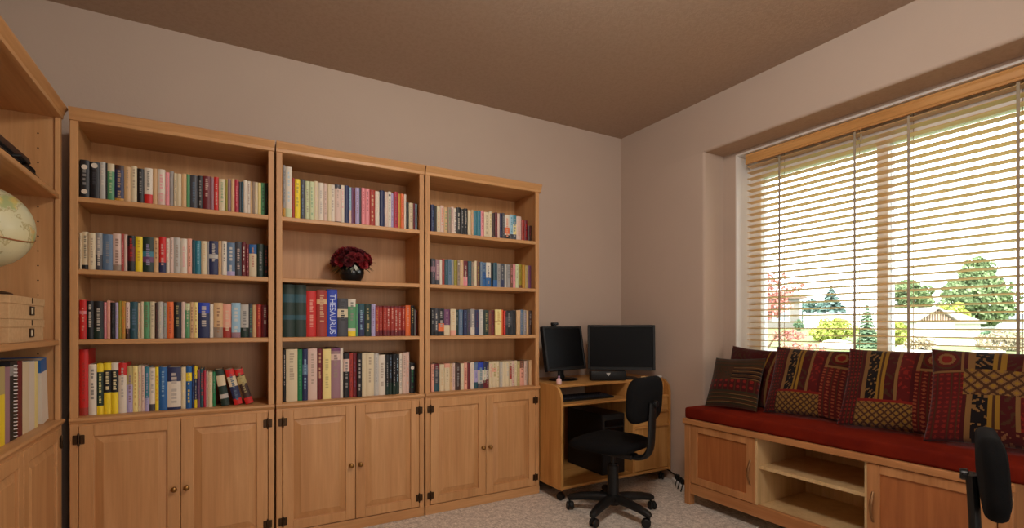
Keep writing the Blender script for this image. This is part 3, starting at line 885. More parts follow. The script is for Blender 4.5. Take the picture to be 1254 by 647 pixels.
CZ = TOPZ + 0.073
def pillow(size, thick, pat, centre, lean, yaw, roll, label, seed, n=92, h=None):
    hh = h or size
    bm = bmesh.new()
    lay = bm.loops.layers.float_color.new('Col')
    rg = random.Random(seed)
    ph = [rg.uniform(0, 6.28) for _ in range(6)]
    sides = []
    for s in (-1, 1):
        g = []
        for j in range(n + 1):
            row = []
            for i in range(n + 1):
                u, v = i / n, j / n
                a, e = 2 * u - 1, 2 * v - 1
                prof = max(0.0, (1 - a ** 2) * (1 - e ** 2)) ** 0.42
                x = a * size / 2 * (1 - 0.07 * (1 - e * e))
                z = e * hh / 2 * (1 - 0.075 * (1 - a * a))
                wr = 0.05 * math.sin(9 * u + ph[0] + 3 * v) + 0.06 * math.sin(11 * v + ph[1] - 4 * u) + 0.03 * math.sin(19 * u + ph[2])
                y = s * thick / 2 * prof * (1 + wr)
                y += 0.012 * a * e * math.sin(ph[3]) + 0.008 * (a * a) * math.cos(ph[4])
                row.append((x, y, z))
            g.append(row)
        sides.append(g)
    vs = [[bm.verts.new(p) for p in row] for row in sides[0]]
    vb = [[vs[j][i] if i in (0, n) or j in (0, n) else bm.verts.new(sides[1][j][i]) for i in range(n + 1)] for j in range(n + 1)]
    for side, g in ((0, vs), (1, vb)):
        for j in range(n):
            for i in range(n):
                q = (g[j][i], g[j][i + 1], g[j + 1][i + 1], g[j + 1][i])
                f = bm.faces.new(q if side == 0 else tuple(reversed(q)))
                c = pat((i + 0.5) / n, (j + 0.5) / n)
                for l in f.loops: l[lay] = c
    o = finish('throw_pillow', bm, M['textile'], smooth=180)
    o.location = centre
    o.rotation_mode = 'XYZ'
    o.rotation_euler = (-math.radians(lean), math.radians(roll), -PI / 2 + math.radians(yaw))
    mw = Matrix.Translation(centre) @ o.rotation_euler.to_matrix().to_4x4()
    zz = [(mw @ q.co).z for q in o.data.vertices]; xx = [(mw @ q.co).x for q in o.data.vertices]
    o.location.z += CZ + 0.001 - min(zz)
    o.location.x -= max(0.0, max(xx) - 3.118)
    return tag(o, label, 'pillow', 'patchwork pillows along the window bench')
pillow(0.405, 0.13, pat_d, (3.045, 2.085, CZ + 0.178), 20, 0, 1, 'dark patchwork pillow standing at the back behind the smallest pillow, in the recess corner', 1)
pillow(0.435, 0.15, pat_a, (2.965, 1.70, CZ + 0.176), 27, 10, 1, 'gold striped patchwork pillow behind and beside the smallest pillow, second along the bench', 2)
pillow(0.45, 0.16, pat_a, (2.955, 1.26, CZ + 0.186), 27, 11, 0, 'gold striped patchwork pillow between two others, standing before the window mullion', 3)
pillow(0.46, 0.16, pat_b, (2.915, 0.865, CZ + 0.188), 28, 12, 0, 'patchwork pillow with a gold lattice patch, behind the black chair back', 4)
pillow(0.345, 0.11, pat_c, (2.825, 2.085, CZ + 0.142), 24, 6, -2, 'smallest patchwork pillow with horizontal stripes, in front at the far bench end', 5)

# ------------------------------------------------------------------ computer desk
DX, DY, DWID, DDEP = 1.897, 2.683, 1.0, 0.555
DTOP = 0.762
desk = tag(root('computer_desk', (DX, DY, 0)), 'honey oak computer desk with rounded side panels on casters in the room corner', 'desk')
def side_outline():
    R = 0.10
    P = [(DDEP, 0.082), (DDEP, DTOP)]
    P += [(R - 0.0, DTOP)] + arc(R, DTOP - R, R, 90, 180, 8)[1:] + [(0.0, 0.082)]
    return P
for x0 in (0.0, DWID - 0.018):
    bm = bmesh.new(); prism(bm, side_outline(), lambda y, z, t: (t, y, z), x0, x0 + 0.018); finish('side_panel', bm, M['desk_z'], desk, smooth=30)
bm = bmesh.new(); box(bm, 0.018, DWID - 0.018, 0.075, DDEP, DTOP - 0.020, DTOP - 0.001, 0.002); finish('desk_top', bm, M['desk_x'], desk)
bm = bmesh.new(); box(bm, 0.018, DWID - 0.018, 0.004, DDEP, 0.085, 0.104, 0.002); finish('bottom_shelf', bm, M['desk_x'], desk)
bm = bmesh.new(); box(bm, 0.018, 0.63, DDEP - 0.012, DDEP - 0.004, 0.104, 0.56); finish('back_panel', bm, M['desk_z'], desk)
PX = 0.632
bm = bmesh.new(); box(bm, PX, PX + 0.018, 0.012, DDEP - 0.004, 0.104, DTOP - 0.02); finish('divider', bm, M['desk_z'], desk)
bm = bmesh.new(); box(bm, 0.020, PX - 0.002, 0.004, 0.36, 0.625, 0.641, 0.003); finish('keyboard_tray', bm, M['desk_x'], desk)
for z0, z1, nm in ((0.645, 0.735, 'drawer'), (0.533, 0.625, 'drawer'), (0.427, 0.515, 'drawer'), (0.108, 0.412, 'pedestal_door')):
    bm = bmesh.new()
    yy = 0.012 if z0 < 0.64 else 0.05
    box(bm, PX + 0.019, DWID - 0.02, yy, yy + 0.018, z0, z1, 0.002)
    finish(nm, bm, M['desk_x'] if nm == 'drawer' else M['desk_z'], desk)
for z in (0.633, 0.524, 0.4195):
    bm = bmesh.new(); box(bm, PX + 0.018, DWID - 0.018, 0.002, DDEP - 0.03, z - 0.008, z + 0.008, 0.003); finish('drawer_divider', bm, M['desk_x'], desk)
def caster(name, parent, x, y, r, ang, w=0.02, stem=0.03):
    bm = bmesh.new()
    c, s = math.cos(ang), math.sin(ang)
    T = Matrix.Translation((x, y, 0)) @ Matrix.Rotation(ang, 4, 'Z')
    b2 = bmesh.new()
    for sx in (-1, 1):
        lathe(b2, [(0.0, sx * 0.006), (r * 0.85, sx * 0.006), (r, sx * 0.010), (r, sx * (0.006 + w * 0.7)), (r * 0.8, sx * (0.006 + w)), (0.0, sx * (0.006 + w))], 0.012, 0, r, 18, axis='y')
    prism(b2, [(0.012 + (r * 1.08) * math.cos(math.radians(a)), r + (r * 1.08) * math.sin(math.radians(a))) for a in range(-10, 171, 15)], lambda p, q, t: (p, t, q), -0.0055, 0.0055)
    tube(b2, [(-0.004, 0, r), (-0.004, 0, 2 * r + stem)], 0.0065, 8)
    bmesh.ops.transform(b2, matrix=T, verts=b2.verts)
    o = finish(name, b2, M['black_plastic'], parent, smooth=35)
    bm.free()
    return o
for x, y, a in ((0.045, 0.05, 2.0), (DWID - 0.05, 0.05, 0.6), (0.045, DDEP - 0.06, 1.0), (DWID - 0.05, DDEP - 0.06, 2.2)):
    caster('caster', desk, x, y, 0.025, a, 0.012, 0.034)

# things on and in the desk
def local_arc(pts): return pts
def monitor(loc, rz, w, h, zb, tilt, label, base='oval'):
    o = tag(root('monitor', loc, rz), label, 'monitor', 'two monitors on the computer desk')
    T = Matrix.Translation((0, 0, zb)) @ Matrix.Rotation(-math.radians(tilt), 4, 'X')
    bm = bmesh.new()
    bz = 0.018
    box(bm, -w / 2, -w / 2 + bz, -0.012, 0.02, 0, h, 0.003); box(bm, w / 2 - bz, w / 2, -0.012, 0.02, 0, h, 0.003)
    box(bm, -w / 2 + bz, w / 2 - bz, -0.012, 0.02, h - bz, h, 0.003); box(bm, -w / 2 + bz, w / 2 - bz, -0.012, 0.02, 0, bz * 1.4, 0.003)
    box(bm, -w / 2 + 0.01, w / 2 - 0.01, 0.012, 0.035, 0.01, h - 0.01, 0.006)
    bmesh.ops.transform(bm, matrix=T, verts=bm.verts); finish('housing', bm, M['black_plastic'], o, smooth=30)
    bm = bmesh.new(); box(bm, -w / 2 + bz - 0.002, w / 2 - bz + 0.002, -0.0075, 0.012, bz * 1.4 - 0.002, h - bz + 0.002)
    bmesh.ops.transform(bm, matrix=T, verts=bm.verts); finish('screen', bm, M['screen'], o)
    bm = bmesh.new()
    tube(bm, [(0, 0.055, 0.012), (0, 0.06, zb * 0.6), (0, 0.05, zb + h * 0.3)], [0.035, 0.028, 0.03], 12, flat=(1.1, 0.5)); finish('neck', bm, M['black_plastic'], o, smooth=40)
    bm = bmesh.new()
    lathe(bm, [(0, 0), (1.0, 0), (1.0, 0.004), (0.85, 0.010), (0.3, 0.014), (0, 0.015)], 0, 0, 0, 28)
    for q in bm.verts: q.co.x *= 0.125; q.co.y = q.co.y * 0.095 + 0.03
    finish('stand_base', bm, M['black_gloss'], o, smooth=40)
    return o
M['screen'] = plain('dark_lcd_screen', rgb(13, 14, 16), 0.35, spec=0.12)
monitor((2.155, 2.975, DTOP + 0.0005), math.radians(14), 0.43, 0.322, 0.07, 9, 'black monitor standing beside the bookcase with a webcam clipped on top')
monitor((2.570, 2.862, DTOP + 0.0005), math.radians(-38), 0.495, 0.338, 0.062, 4, 'black monitor near the wall corner, turned toward the room')
wc = tag(root('webcam', (2.065, 2.952 + 0.05, 0)), 'small black webcam clipped on the top edge of a monitor', 'webcam')
bm = bmesh.new(); box(bm, -0.028, 0.028, -0.014, 0.012, 1.160, 1.180, 0.006, seg=2); box(bm, -0.012, 0.012, -0.012, 0.03, 1.150, 1.164, 0.002); finish('webcam_body', bm, M['black_plastic'], wc, smooth=40)
bm = bmesh.new(); lathe(bm, [(0, -0.016), (0.007, -0.0155), (0.008, -0.012)], 0, 0, 1.170, 14, axis='y'); finish('lens', bm, M['black_gloss'], wc)
# little speaker with a pale triangular mark
sp = tag(root('desk_speaker', (2.40, 2.815, DTOP + 0.0005), math.radians(-24)), 'low black speaker with a pale triangle mark in front of the monitors', 'speaker')
bm = bmesh.new(); box(bm, -0.13, 0.13, -0.03, 0.03, 0, 0.068, 0.008, seg=2); finish('cabinet', bm, M['black_plastic'], sp, smooth=40)
bm = bmesh.new(); prism(bm, [(-0.020, 0.056), (0.014, 0.056), (-0.003, 0.032)], lambda x, z, t: (x, t, z), -0.0315, -0.0305); finish('triangle_mark', bm, plain('pale_mark', rgb(190, 188, 182), 0.5), sp)
# lotion bottle
o = tag(root('lotion_bottle', (1.955, 2.79, DTOP + 0.0005)), 'tiny pink and white bottle at the desk end beside the bookcase', 'bottle')
bm = bmesh.new(); lathe(bm, [(0, 0), (0.016, 0), (0.018, 0.004), (0.018, 0.028), (0.012, 0.036), (0.007, 0.04), (0, 0.04)], n=18); finish('bottle_body', bm, plain('pale_pink_plastic', rgb(226, 190, 186), 0.4), o, smooth=40)
bm = bmesh.new(); lathe(bm, [(0.0075, 0.04), (0.0075, 0.052), (0.005, 0.056), (0, 0.056)], n=14); finish('cap', bm, plain('mauve_cap', rgb(150, 120, 150), 0.4), o, smooth=40)
# pen near the right end of the desk top
o = tag(root('marker_pen', (2.815, 2.785, DTOP + 0.008), math.radians(-18)), 'tan pen with a white cap lying at the wall end of the desk', 'pen')
bm = bmesh.new(); tube(bm, [(-0.10, 0, 0), (0.02, 0, 0)], 0.0065, 10); finish('barrel', bm, plain('tan_barrel', rgb(196, 160, 110), 0.4), o, smooth=40)
bm = bmesh.new(); tube(bm, [(0.02, 0, 0), (0.07, 0, 0), (0.074, 0, 0)], [0.0075, 0.0075, 0.004], 10); finish('cap', bm, M['white_vinyl'], o, smooth=40)
# keyboard on the tray
o = tag(root('keyboard', (DX + 0.30, DY + 0.17, 0.6415)), 'black computer keyboard lying on the pull-out tray of the desk', 'keyboard')
bm = bmesh.new()
prism(bm, [(-0.08, 0.0), (-0.08, 0.012), (0.08, 0.024), (0.08, 0.0)], lambda y, z, t: (t, y, z), -0.225, 0.225); finish('keyboard_case', bm, M['black_plastic'], o)
bm = bmesh.new()
for r_ in range(5):
    for c_ in range(21):
        x, y = -0.212 + c_ * 0.0202, -0.066 + r_ * 0.026
        zz = 0.012 + (y + 0.08) * 0.075
        box(bm, x, x + 0.017, y, y + 0.021, zz, zz + 0.006, 0.0015)
finish('keys', bm, plain('slate_keys', rgb(38, 42, 52), 0.5), o)
# tower
o = tag(root('computer_tower', (DX + 0.50, DY + 0.06, 0.1045)), 'black computer tower standing on the bottom shelf of the desk', 'computer')
bm = bmesh.new(); box(bm, -0.10, 0.10, 0.012, 0.42, 0, 0.425, 0.004); finish('tower_case', bm, M['black_metal'], o)
bm = bmesh.new(); box(bm, -0.10, 0.10, 0.0, 0.014, 0.002, 0.425, 0.006, seg=2); finish('front_bezel', bm, M['black_plastic'], o, smooth=40)
bm = bmesh.new(); box(bm, -0.085, 0.085, -0.003, 0.004, 0.34, 0.385, 0.002); box(bm, -0.085, 0.085, -0.003, 0.004, 0.285, 0.33, 0.002); finish('drive_cover', bm, M['black_gloss'], o)
bm = bmesh.new(); lathe(bm, [(0, -0.004), (0.010, -0.004), (0.011, 0.002)], 0.05, 0, 0.23, 16, axis='y'); finish('power_button', bm, plain('grey_button', rgb(120, 120, 122), 0.3, 0.5), o)
# power strip and cable on the carpet
o = tag(root('power_strip', (2.845, 2.55, 0.0), math.radians(62)), 'white power strip with black plugs on the carpet between desk and bench', 'power strip')
bm = bmesh.new(); box(bm, -0.10, 0.10, -0.027, 0.027, 0.0, 0.035, 0.006, seg=2); finish('strip_body', bm, M['white_vinyl'], o, smooth=40)
for x in (-0.06, 0.0, 0.055):
    bm = bmesh.new(); box(bm, x - 0.018, x + 0.018, -0.015, 0.015, 0.0352, 0.066, 0.005, seg=2); tube(bm, [(x, 0, 0.06), (x - 0.01, 0.01, 0.075), (x - 0.05, 0.02, 0.05), (x - 0.08, 0.045, 0.008)], 0.004, 6)
    finish('plug', bm, M['black_plastic'], o, smooth=40)
bm = bmesh.new()
tube(bm, [(2.909, 3.05, 0.12), (2.909, 2.95, 0.11), (2.909, 2.80, 0.09), (2.909, 2.66, 0.05), (2.895, 2.60, 0.06)], 0.0045, 8)
tag(finish('power_cable', bm, M['black_plastic'], smooth=60), 'black power cable sagging along the wall behind the desk corner', 'cable')

# ------------------------------------------------------------------ office chairs (front = +y)
def fabric_black():
    m, nt, b = new_mat('black_weave')
    v = coords(nt, (1, 1, 1), rnd=False)
    nt.links.new(ramp(nt, noise(nt, v, 400, 2), [(0.3, rgb(11, 11, 12)), (0.7, rgb(20, 20, 22))]), b.inputs['Base Color'])
    b.inputs['Roughness'].default_value = 0.95
    b.inputs['Specular IOR Level'].default_value = 0.15
    return m
M['chair_fabric'] = fabric_black()
def cushion_mesh(bm, outline, t, crown, fn, dome=0.0):
    """padded slab: outline in (p, q), thickness along r, rounded rim"""
    n = len(outline)
    cx = sum(p for p, q in outline) / n; cy = sum(q for p, q in outline) / n
    def ring(k, r):
        return [bm.verts.new(fn(cx + (p - cx) * k, cy + (q - cy) * k, r)) for p, q in outline]
    rr = []
    for i in range(9):
        a = -PI / 2 + PI * i / 8
        rr.append(ring(1 - (1 - math.cos(a)) * t * 0.5 / 0.2, math.sin(a) * t / 2))
    for k, dz in ((0.75, crown * 0.6), (0.45, crown * 0.9), (0.15, crown)):
        rr.append(ring(k, t / 2 + dz))
    pre = [ring(k, -t / 2 - dome * (1 - k)) for k in (0.15, 0.5)]
    rr = pre + rr
    for a, b2 in zip(rr, rr[1:]):
        for i in range(n):
            j = (i + 1) % n
            bm.faces.new((a[i], a[j], b2[j], b2[i]))
    bm.faces.new(rr[0]); bm.faces.new(rr[-1])
def office_chair(loc, rz, lift, leg0, label):
    o = tag(root('office_chair', loc, rz), label, 'office chair', 'black armless office chairs')
    bm = bmesh.new()
    lathe(bm, [(0, 0.062), (0.042, 0.062), (0.046, 0.07), (0.046, 0.118), (0.032, 0.128), (0, 0.128)], n=20)
    finish('base_hub', bm, M['black_plastic'], o, smooth=40)
    for k in range(5):
        a = leg0 - rz + k * 2 * PI / 5
        c, s = math.cos(a), math.sin(a)
        bm = bmesh.new()
        pts = [(0.03, 0.098), (0.10, 0.099), (0.20, 0.089), (0.265, 0.076), (0.283, 0.070)]
        tube(bm, [(c * r_, s * r_, z) for r_, z in pts], [0.033, 0.032, 0.028, 0.024, 0.016], 10, flat=(1.0, 0.85))
        lg = finish('base_leg', bm, M['black_plastic'], o, smooth=50)
        caster('caster', lg, c * 0.27, s * 0.27, 0.026, a + 1.1 + k * 0.9, 0.016, 0.022)
    bm = bmesh.new()
    lathe(bm, [(0, 0.12), (0.036, 0.12), (0.033, 0.30), (0.028, 0.302), (0.028, 0.31), (0.0, 0.31)], n=18)
    lathe(bm, [(0, 0.30), (0.014, 0.30), (0.014, 0.385 + lift), (0, 0.385 + lift)], n=14)
    finish('gas_column', bm, M['black_plastic'], o, smooth=40)
    bm = bmesh.new()
    z = 0.385 + lift
    box(bm, -0.075, 0.075, -0.11, 0.10, z, z + 0.018, 0.003); box(bm, -0.04, 0.04, -0.15, 0.07, z - 0.03, z + 0.002, 0.006)
    finish('seat_plate', bm, M['black_metal'], o)
    bm = bmesh.new(); tube(bm, [(0.04, 0.02, z - 0.015), (0.16, 0.03, z - 0.02), (0.20, 0.032, z - 0.018)], 0.005, 8); tube(bm, [(0.17, 0.031, z - 0.02), (0.225, 0.033, z - 0.016)], 0.010, 8, flat=(1.4, 0.6)); finish('height_lever', bm, M['black_plastic'], o, smooth=50)
    bm = bmesh.new()
    out = round_rect(-0.215, 0.215, -0.18, 0.23, 0.11, 7)
    cushion_mesh(bm, out, 0.06, 0.012, lambda p, q, r_: (p, q, z + 0.048 + r_ + 0.10 * max(0, -0.0) - (0.35 * max(0.0, q - 0.14) ** 1.3)), 0.004)
    finish('seat', bm, M['chair_fabric'], o, smooth=60)
    # J-shaped back bar with its adjusting knob
    bm = bmesh.new()
    yb = -0.235
    P = [(0, -0.10, z - 0.012), (0, -0.17, z - 0.018), (0, -0.222, z + 0.0), (0, -0.250, z + 0.045), (0, -0.256, z + 0.11), (0, -0.260, z + 0.22), (0, -0.266, z + 0.32)]
    Q = []
    for i in range(len(P) - 1):
        for k in range(4):
            a, b2 = Vector(P[i]), Vector(P[i + 1])
            Q.append(a.lerp(b2, k / 4))
    Q.append(Vector(P[-1]))
    for _ in range(3):
        Q = [Q[0]] + [(Q[i - 1] + Q[i] * 2 + Q[i + 1]) / 4 for i in range(1, len(Q) - 1)] + [Q[-1]]
    tube(bm, Q, 0.039, 12, flat=(1.0, 0.42))
    finish('back_bar', bm, M['black_plastic'], o, smooth=50)
    bm = bmesh.new()
    lathe(bm, [(0, -0.296), (0.016, -0.296), (0.019, -0.290), (0.019, -0.276), (0.010, -0.272)], 0, 0, z + 0.315, 14, axis='y')
    tube(bm, [(-0.032, -0.283, z + 0.318), (0.032, -0.283, z + 0.318)], 0.005, 8)
    finish('adjusting_knob', bm, M['black_metal'], o, smooth=40)
    bm = bmesh.new()
    out = round_rect(-0.19, 0.19, -0.132, 0.132, 0.085, 7)
    def bk(p, q, r_):
        yy = -0.222 + r_ - 0.10 * (q * 0.6) + 0.26 * p * p
        return (p, yy, z + 0.335 + q)
    cushion_mesh(bm, out, 0.056, 0.012, bk, 0.006)
    finish('backrest', bm, M['chair_fabric'], o, smooth=60)
    return o
yawd = math.degrees
a1 = math.atan2(0.303, 0.951)
office_chair((2.076, 2.385, 0), a1, 0.005, math.atan2(FWD.y, FWD.x), 'black armless office chair on casters drawn up to the computer desk')
c2 = office_chair((2.266, 0.454, 0), math.atan2(-0.338, -0.94), -0.045, 0.4, 'black office chair back in front of the window bench, edge-on to the room')
# ------------------------------------------------------------------ things in the side bookcase
m, nt, b = new_mat('kraft_board')
nt.links.new(ramp(nt, noise(nt, coords(nt, (1, 1, 1)), 60, 3), [(0.35, rgb(196, 158, 112)), (0.65, rgb(206, 170, 124))]), b.inputs['Base Color'])
b.inputs['Roughness'].default_value = 0.8
M['kraft'] = m
def storage_box(z, dy, label):
    o = tag(root('storage_box', (LX - 0.03, 2.424 + dy, z), PI / 2), label, 'storage box', 'kraft storage boxes in the side bookcase')
    # local: x along the front, front at y = 0
    W, Dp, H = 0.40, 0.245, 0.086
    bm = bmesh.new(); box(bm, 0.003, W - 0.003, 0.003, Dp - 0.003, 0, H - 0.004, 0.001); finish('box_body', bm, M['kraft'], o)
    bm = bmesh.new(); box(bm, 0, W, 0, Dp, H - 0.03, H, 0.0015); finish('lid', bm, M['kraft'], o)
    bm = bmesh.new()
    cx, zc = W * 0.60, 0.034
    for x0, x1, z0, z1 in ((-0.022, 0.022, 0.013, 0.017), (-0.022, 0.022, -0.017, -0.013), (-0.022, -0.018, -0.017, 0.017), (0.018, 0.022, -0.017, 0.017)):
        box(bm, cx + x0, cx + x1, -0.0025, 0.003, zc + z0, zc + z1, 0.0008)
    finish('label_holder', bm, M['bronze'], o)
    bm = bmesh.new(); box(bm, cx - 0.018, cx + 0.018, 0.001, 0.0026, zc - 0.013, zc + 0.013); finish('label_card', bm, M['paper'], o)
    bm = bmesh.new(); box(bm, cx - 0.004, cx + 0.004, -0.0022, 0.001, H - 0.022, H - 0.001, 0.0008); finish('lid_tab', bm, M['bronze'], o)
storage_box(Z3 + 0.0005, 0.0, 'kraft storage box at the bottom of the stack of two in the side bookcase')
storage_box(Z3 + 0.0872, 0.004, 'kraft storage box on top of its twin, carrying the globe')
GZ = 1.518
gx, gy = -0.775, 2.545
o = tag(root('globe', (gx, gy, 0)), 'antique cream desk globe standing on the storage boxes in the side bookcase', 'globe')
m, nt, b = new_mat('antique_globe_map')
v = coords(nt, (1, 1, 1), rnd=False)
land = noise(nt, v, 9.5, 6, 0.55, 0.2)
hue = noise(nt, v, 16, 2, 0.5)
lc = ramp(nt, hue, [(0.40, rgb(168, 176, 122)), (0.48, rgb(206, 188, 108)), (0.54, rgb(210, 170, 104)), (0.62, rgb(174, 184, 132))])
sea = ramp(nt, noise(nt, v, 5, 3), [(0.3, rgb(212, 202, 158)), (0.7, rgb(200, 202, 172))])
mask = ramp(nt, land, [(0.535, (0, 0, 0, 1)), (0.565, (1, 1, 1, 1))])
edge = ramp(nt, land, [(0.50, (1, 1, 1, 1)), (0.52, (0.62, 0.55, 0.4, 1)), (0.54, (1, 1, 1, 1))])
nt.links.new(mixc(nt, 1.0, mixc(nt, mask, sea, lc), edge, 'MULTIPLY'), b.inputs['Base Color'])
b.inputs['Roughness'].default_value = 0.35
R = 0.153
TL = Matrix.Rotation(math.radians(20), 4, Vector((0.5, 0.86, 0))) 
bm = bmesh.new(); bmesh.ops.create_uvsphere(bm, u_segments=48, v_segments=28, radius=R)
bmesh.ops.transform(bm, matrix=Matrix.Translation((0, 0, GZ)) @ TL, verts=bm.verts)
gs = finish('globe_sphere', bm, m, o, smooth=180)
bm = bmesh.new()
tube(bm, [Matrix.Translation((0, 0, GZ)) @ TL @ Vector(((R + 0.0005) * math.cos(a), (R + 0.0005) * math.sin(a), 0)) for a in [2 * PI * i / 72 for i in range(73)]], 0.0028, 6)
finish('equator_line', bm, plain('brown_ink_line', rgb(150, 92, 50), 0.5), gs, smooth=60)
bm = bmesh.new()
tube(bm, [Matrix.Translation((0, 0, GZ)) @ TL @ Vector((0, -(R + 0.011) * math.sin(a), (R + 0.011) * math.cos(a))) for a in [PI * i / 40 for i in range(41)]], 0.0055, 8, flat=(0.5, 1.2))
finish('meridian_arm', bm, M['brass'], o, smooth=60)
bm = bmesh.new()
zb = Z3 + 0.0872 + 0.0866
lathe(bm, [(0, zb), (0.088, zb), (0.09, zb + 0.008), (0.075, zb + 0.016), (0.03, zb + 0.024), (0.016, zb + 0.05), (0.013, zb + 0.09), (0.018, GZ - R - 0.013), (0, GZ - R - 0.012)], n=28)
finish('stand', bm, plain('dark_walnut', rgb(60, 36, 22), 0.4), o, smooth=50)
# black case and album lying on the top shelf
o = tag(root('camera_case', (LX - 0.035, 2.30, Z1 + 0.0005), PI / 2), 'flat black zip case lying on the top shelf of the side bookcase', 'case')
bm = bmesh.new(); box(bm, 0, 0.445, 0.0, 0.20, 0, 0.058, 0.016, seg=3); finish('case_body', bm, M['chair_fabric'], o, smooth=50)
bm = bmesh.new(); box(bm, 0.012, 0.433, -0.002, 0.003, 0.028, 0.033, 0.001); finish('zip', bm, M['black_metal'], o)
bm = bmesh.new(); tube(bm, [(0.16, -0.002, 0.03), (0.165, -0.022, 0.034), (0.26, -0.022, 0.034), (0.265, -0.002, 0.03)], 0.006, 8); finish('carry_handle', bm, M['black_plastic'], o, smooth=60)
o = make_book('book', 0.024, 0.36, 0.17, 'db', None, '', True, random.Random(1))
o.rotation_euler = (0, PI / 2, PI / 2)
o.location = (LX - 0.045, 2.325, Z1 + 0.0705)
o.rotation_euler = (0, PI / 2, PI / 2)
tag(o, 'dark brown album lying flat on top of the black case', 'album')

# ------------------------------------------------------------------ flower arrangement
fx = x_on_plane(431, 3.07)
fl = tag(root('flower_arrangement', (fx, 3.075, Z2 + 0.0005)), 'dark red silk flowers in a round black bowl on the middle bookcase', 'flower arrangement')
bm = bmesh.new()
lathe(bm, [(0, 0), (0.042, 0), (0.046, 0.004), (0.064, 0.030), (0.072, 0.055), (0.070, 0.082), (0.062, 0.098), (0.058, 0.098), (0.062, 0.08), (0.0, 0.07)], n=32)
finish('bowl', bm, plain('black_glazed_bowl', rgb(16, 20, 24), 0.18), fl, smooth=50)
rg = random.Random(11)
petal_m = [plain('burgundy_petal', rgb(112, 14, 24), 0.7), plain('crimson_petal', rgb(142, 22, 32), 0.7), plain('wine_petal', rgb(84, 10, 22), 0.7)]
leaf_m = plain('bronze_green_leaf', rgb(86, 84, 48), 0.7)
def bloom(c, nrm, R):
    bm = bmesh.new()
    nrm = Vector(nrm).normalized()
    q = nrm.to_track_quat('Z', 'Y')
    for ring, (n, tilt, ln) in enumerate(((5, 12, 0.6), (8, 35, 0.85), (10, 62, 1.0), (11, 88, 1.0))):
        for k in range(n):
            a = 2 * PI * (k + ring * 0.37) / n + rg.uniform(-0.1, 0.1)
            t = math.radians(tilt + rg.uniform(-8, 8))
            L = R * ln * rg.uniform(0.9, 1.08)
            wd = L * 0.42
            d = Vector((math.cos(a) * math.sin(t), math.sin(a) * math.sin(t), math.cos(t)))
            sd = Vector((-math.sin(a), math.cos(a), 0))
            cup = Vector((math.cos(a) * math.cos(t), math.sin(a) * math.cos(t), -math.sin(t))) * -0.12 * L
            p = [Vector((0, 0, 0)), d * L * 0.55 + sd * wd + cup, d * L + sd * wd * 0.4, d * L * 1.04, d * L - sd * wd * 0.4, d * L * 0.55 - sd * wd + cup]
            mid = d * L * 0.6 - cup * 0.8
            vs = [bm.verts.new(q @ x + Vector(c)) for x in p]
            mv = bm.verts.new(q @ mid + Vector(c))
            for i in range(6):
                bm.faces.new((vs[i], vs[(i + 1) % 6], mv))
    me = finish('bloom', bm, rg.choice(petal_m), fl, smooth='keep')
spots = []
for i in range(34):
    t = math.acos(1 - (i + 0.5) / 34 * 1.12)
    a = i * 2.39996
    spots.append((math.sin(t) * math.cos(a), math.sin(t) * math.sin(a), math.cos(t)))
for s in spots:
    n = Vector(s)
    bloom((n.x * 0.098, n.y * 0.07, 0.118 + n.z * 0.068 + rg.uniform(-0.008, 0.008)), (n.x, n.y, max(-0.15, n.z)), 0.034)
bm = bmesh.new()
def leaf(bm, base, d, L, w, mat=0):
    d = Vector(d).normalized()
    sd = d.cross(Vector((0, 0, 1))).normalized() if abs(d.z) < 0.95 else Vector((1, 0, 0))
    up = sd.cross(d)
    base = Vector(base)
    prof = [(0, 0.05), (0.25, 0.8), (0.5, 1.0), (0.75, 0.65), (1.0, 0.02)]
    l, c, r_ = [], [], []
    for t, k in prof:
        p = base + d * L * t - up * 0.25 * L * t * t
        l.append(bm.verts.new(p + sd * w * k / 2 + up * 0.1 * w)); c.append(bm.verts.new(p)); r_.append(bm.verts.new(p - sd * w * k / 2 + up * 0.1 * w))
    for i in range(4):
        bm.faces.new((l[i], l[i + 1], c[i + 1], c[i])).material_index = mat
        bm.faces.new((c[i], c[i + 1], r_[i + 1], r_[i])).material_index = mat
for k in range(40):
    a = rg.uniform(0, 2 * PI)
    e = rg.uniform(-0.35, 0.5)
    d = (math.cos(a), math.sin(a) * 0.7, e)
    leaf(bm, (d[0] * 0.06, d[1] * 0.06, 0.105 + 0.03 * e), d, rg.uniform(0.05, 0.078), 0.016)
finish('foliage', bm, leaf_m, fl, smooth='keep')
bm = bmesh.new()
for s in (-1, 1):
    for dz, L in ((0.008, 0.034), (-0.006, 0.04)):
        leaf(bm, (0.002 * s, -0.078, 0.086), (s * 0.75, -0.35, -0.75 + dz * 40), L, 0.02)
leaf(bm, (0.0, -0.08, 0.096), (0.1, -0.5, -0.6), 0.04, 0.024)
finish('silver_ribbon', bm, plain('silver_green_ribbon', rgb(176, 178, 166), 0.45), fl, smooth='keep')
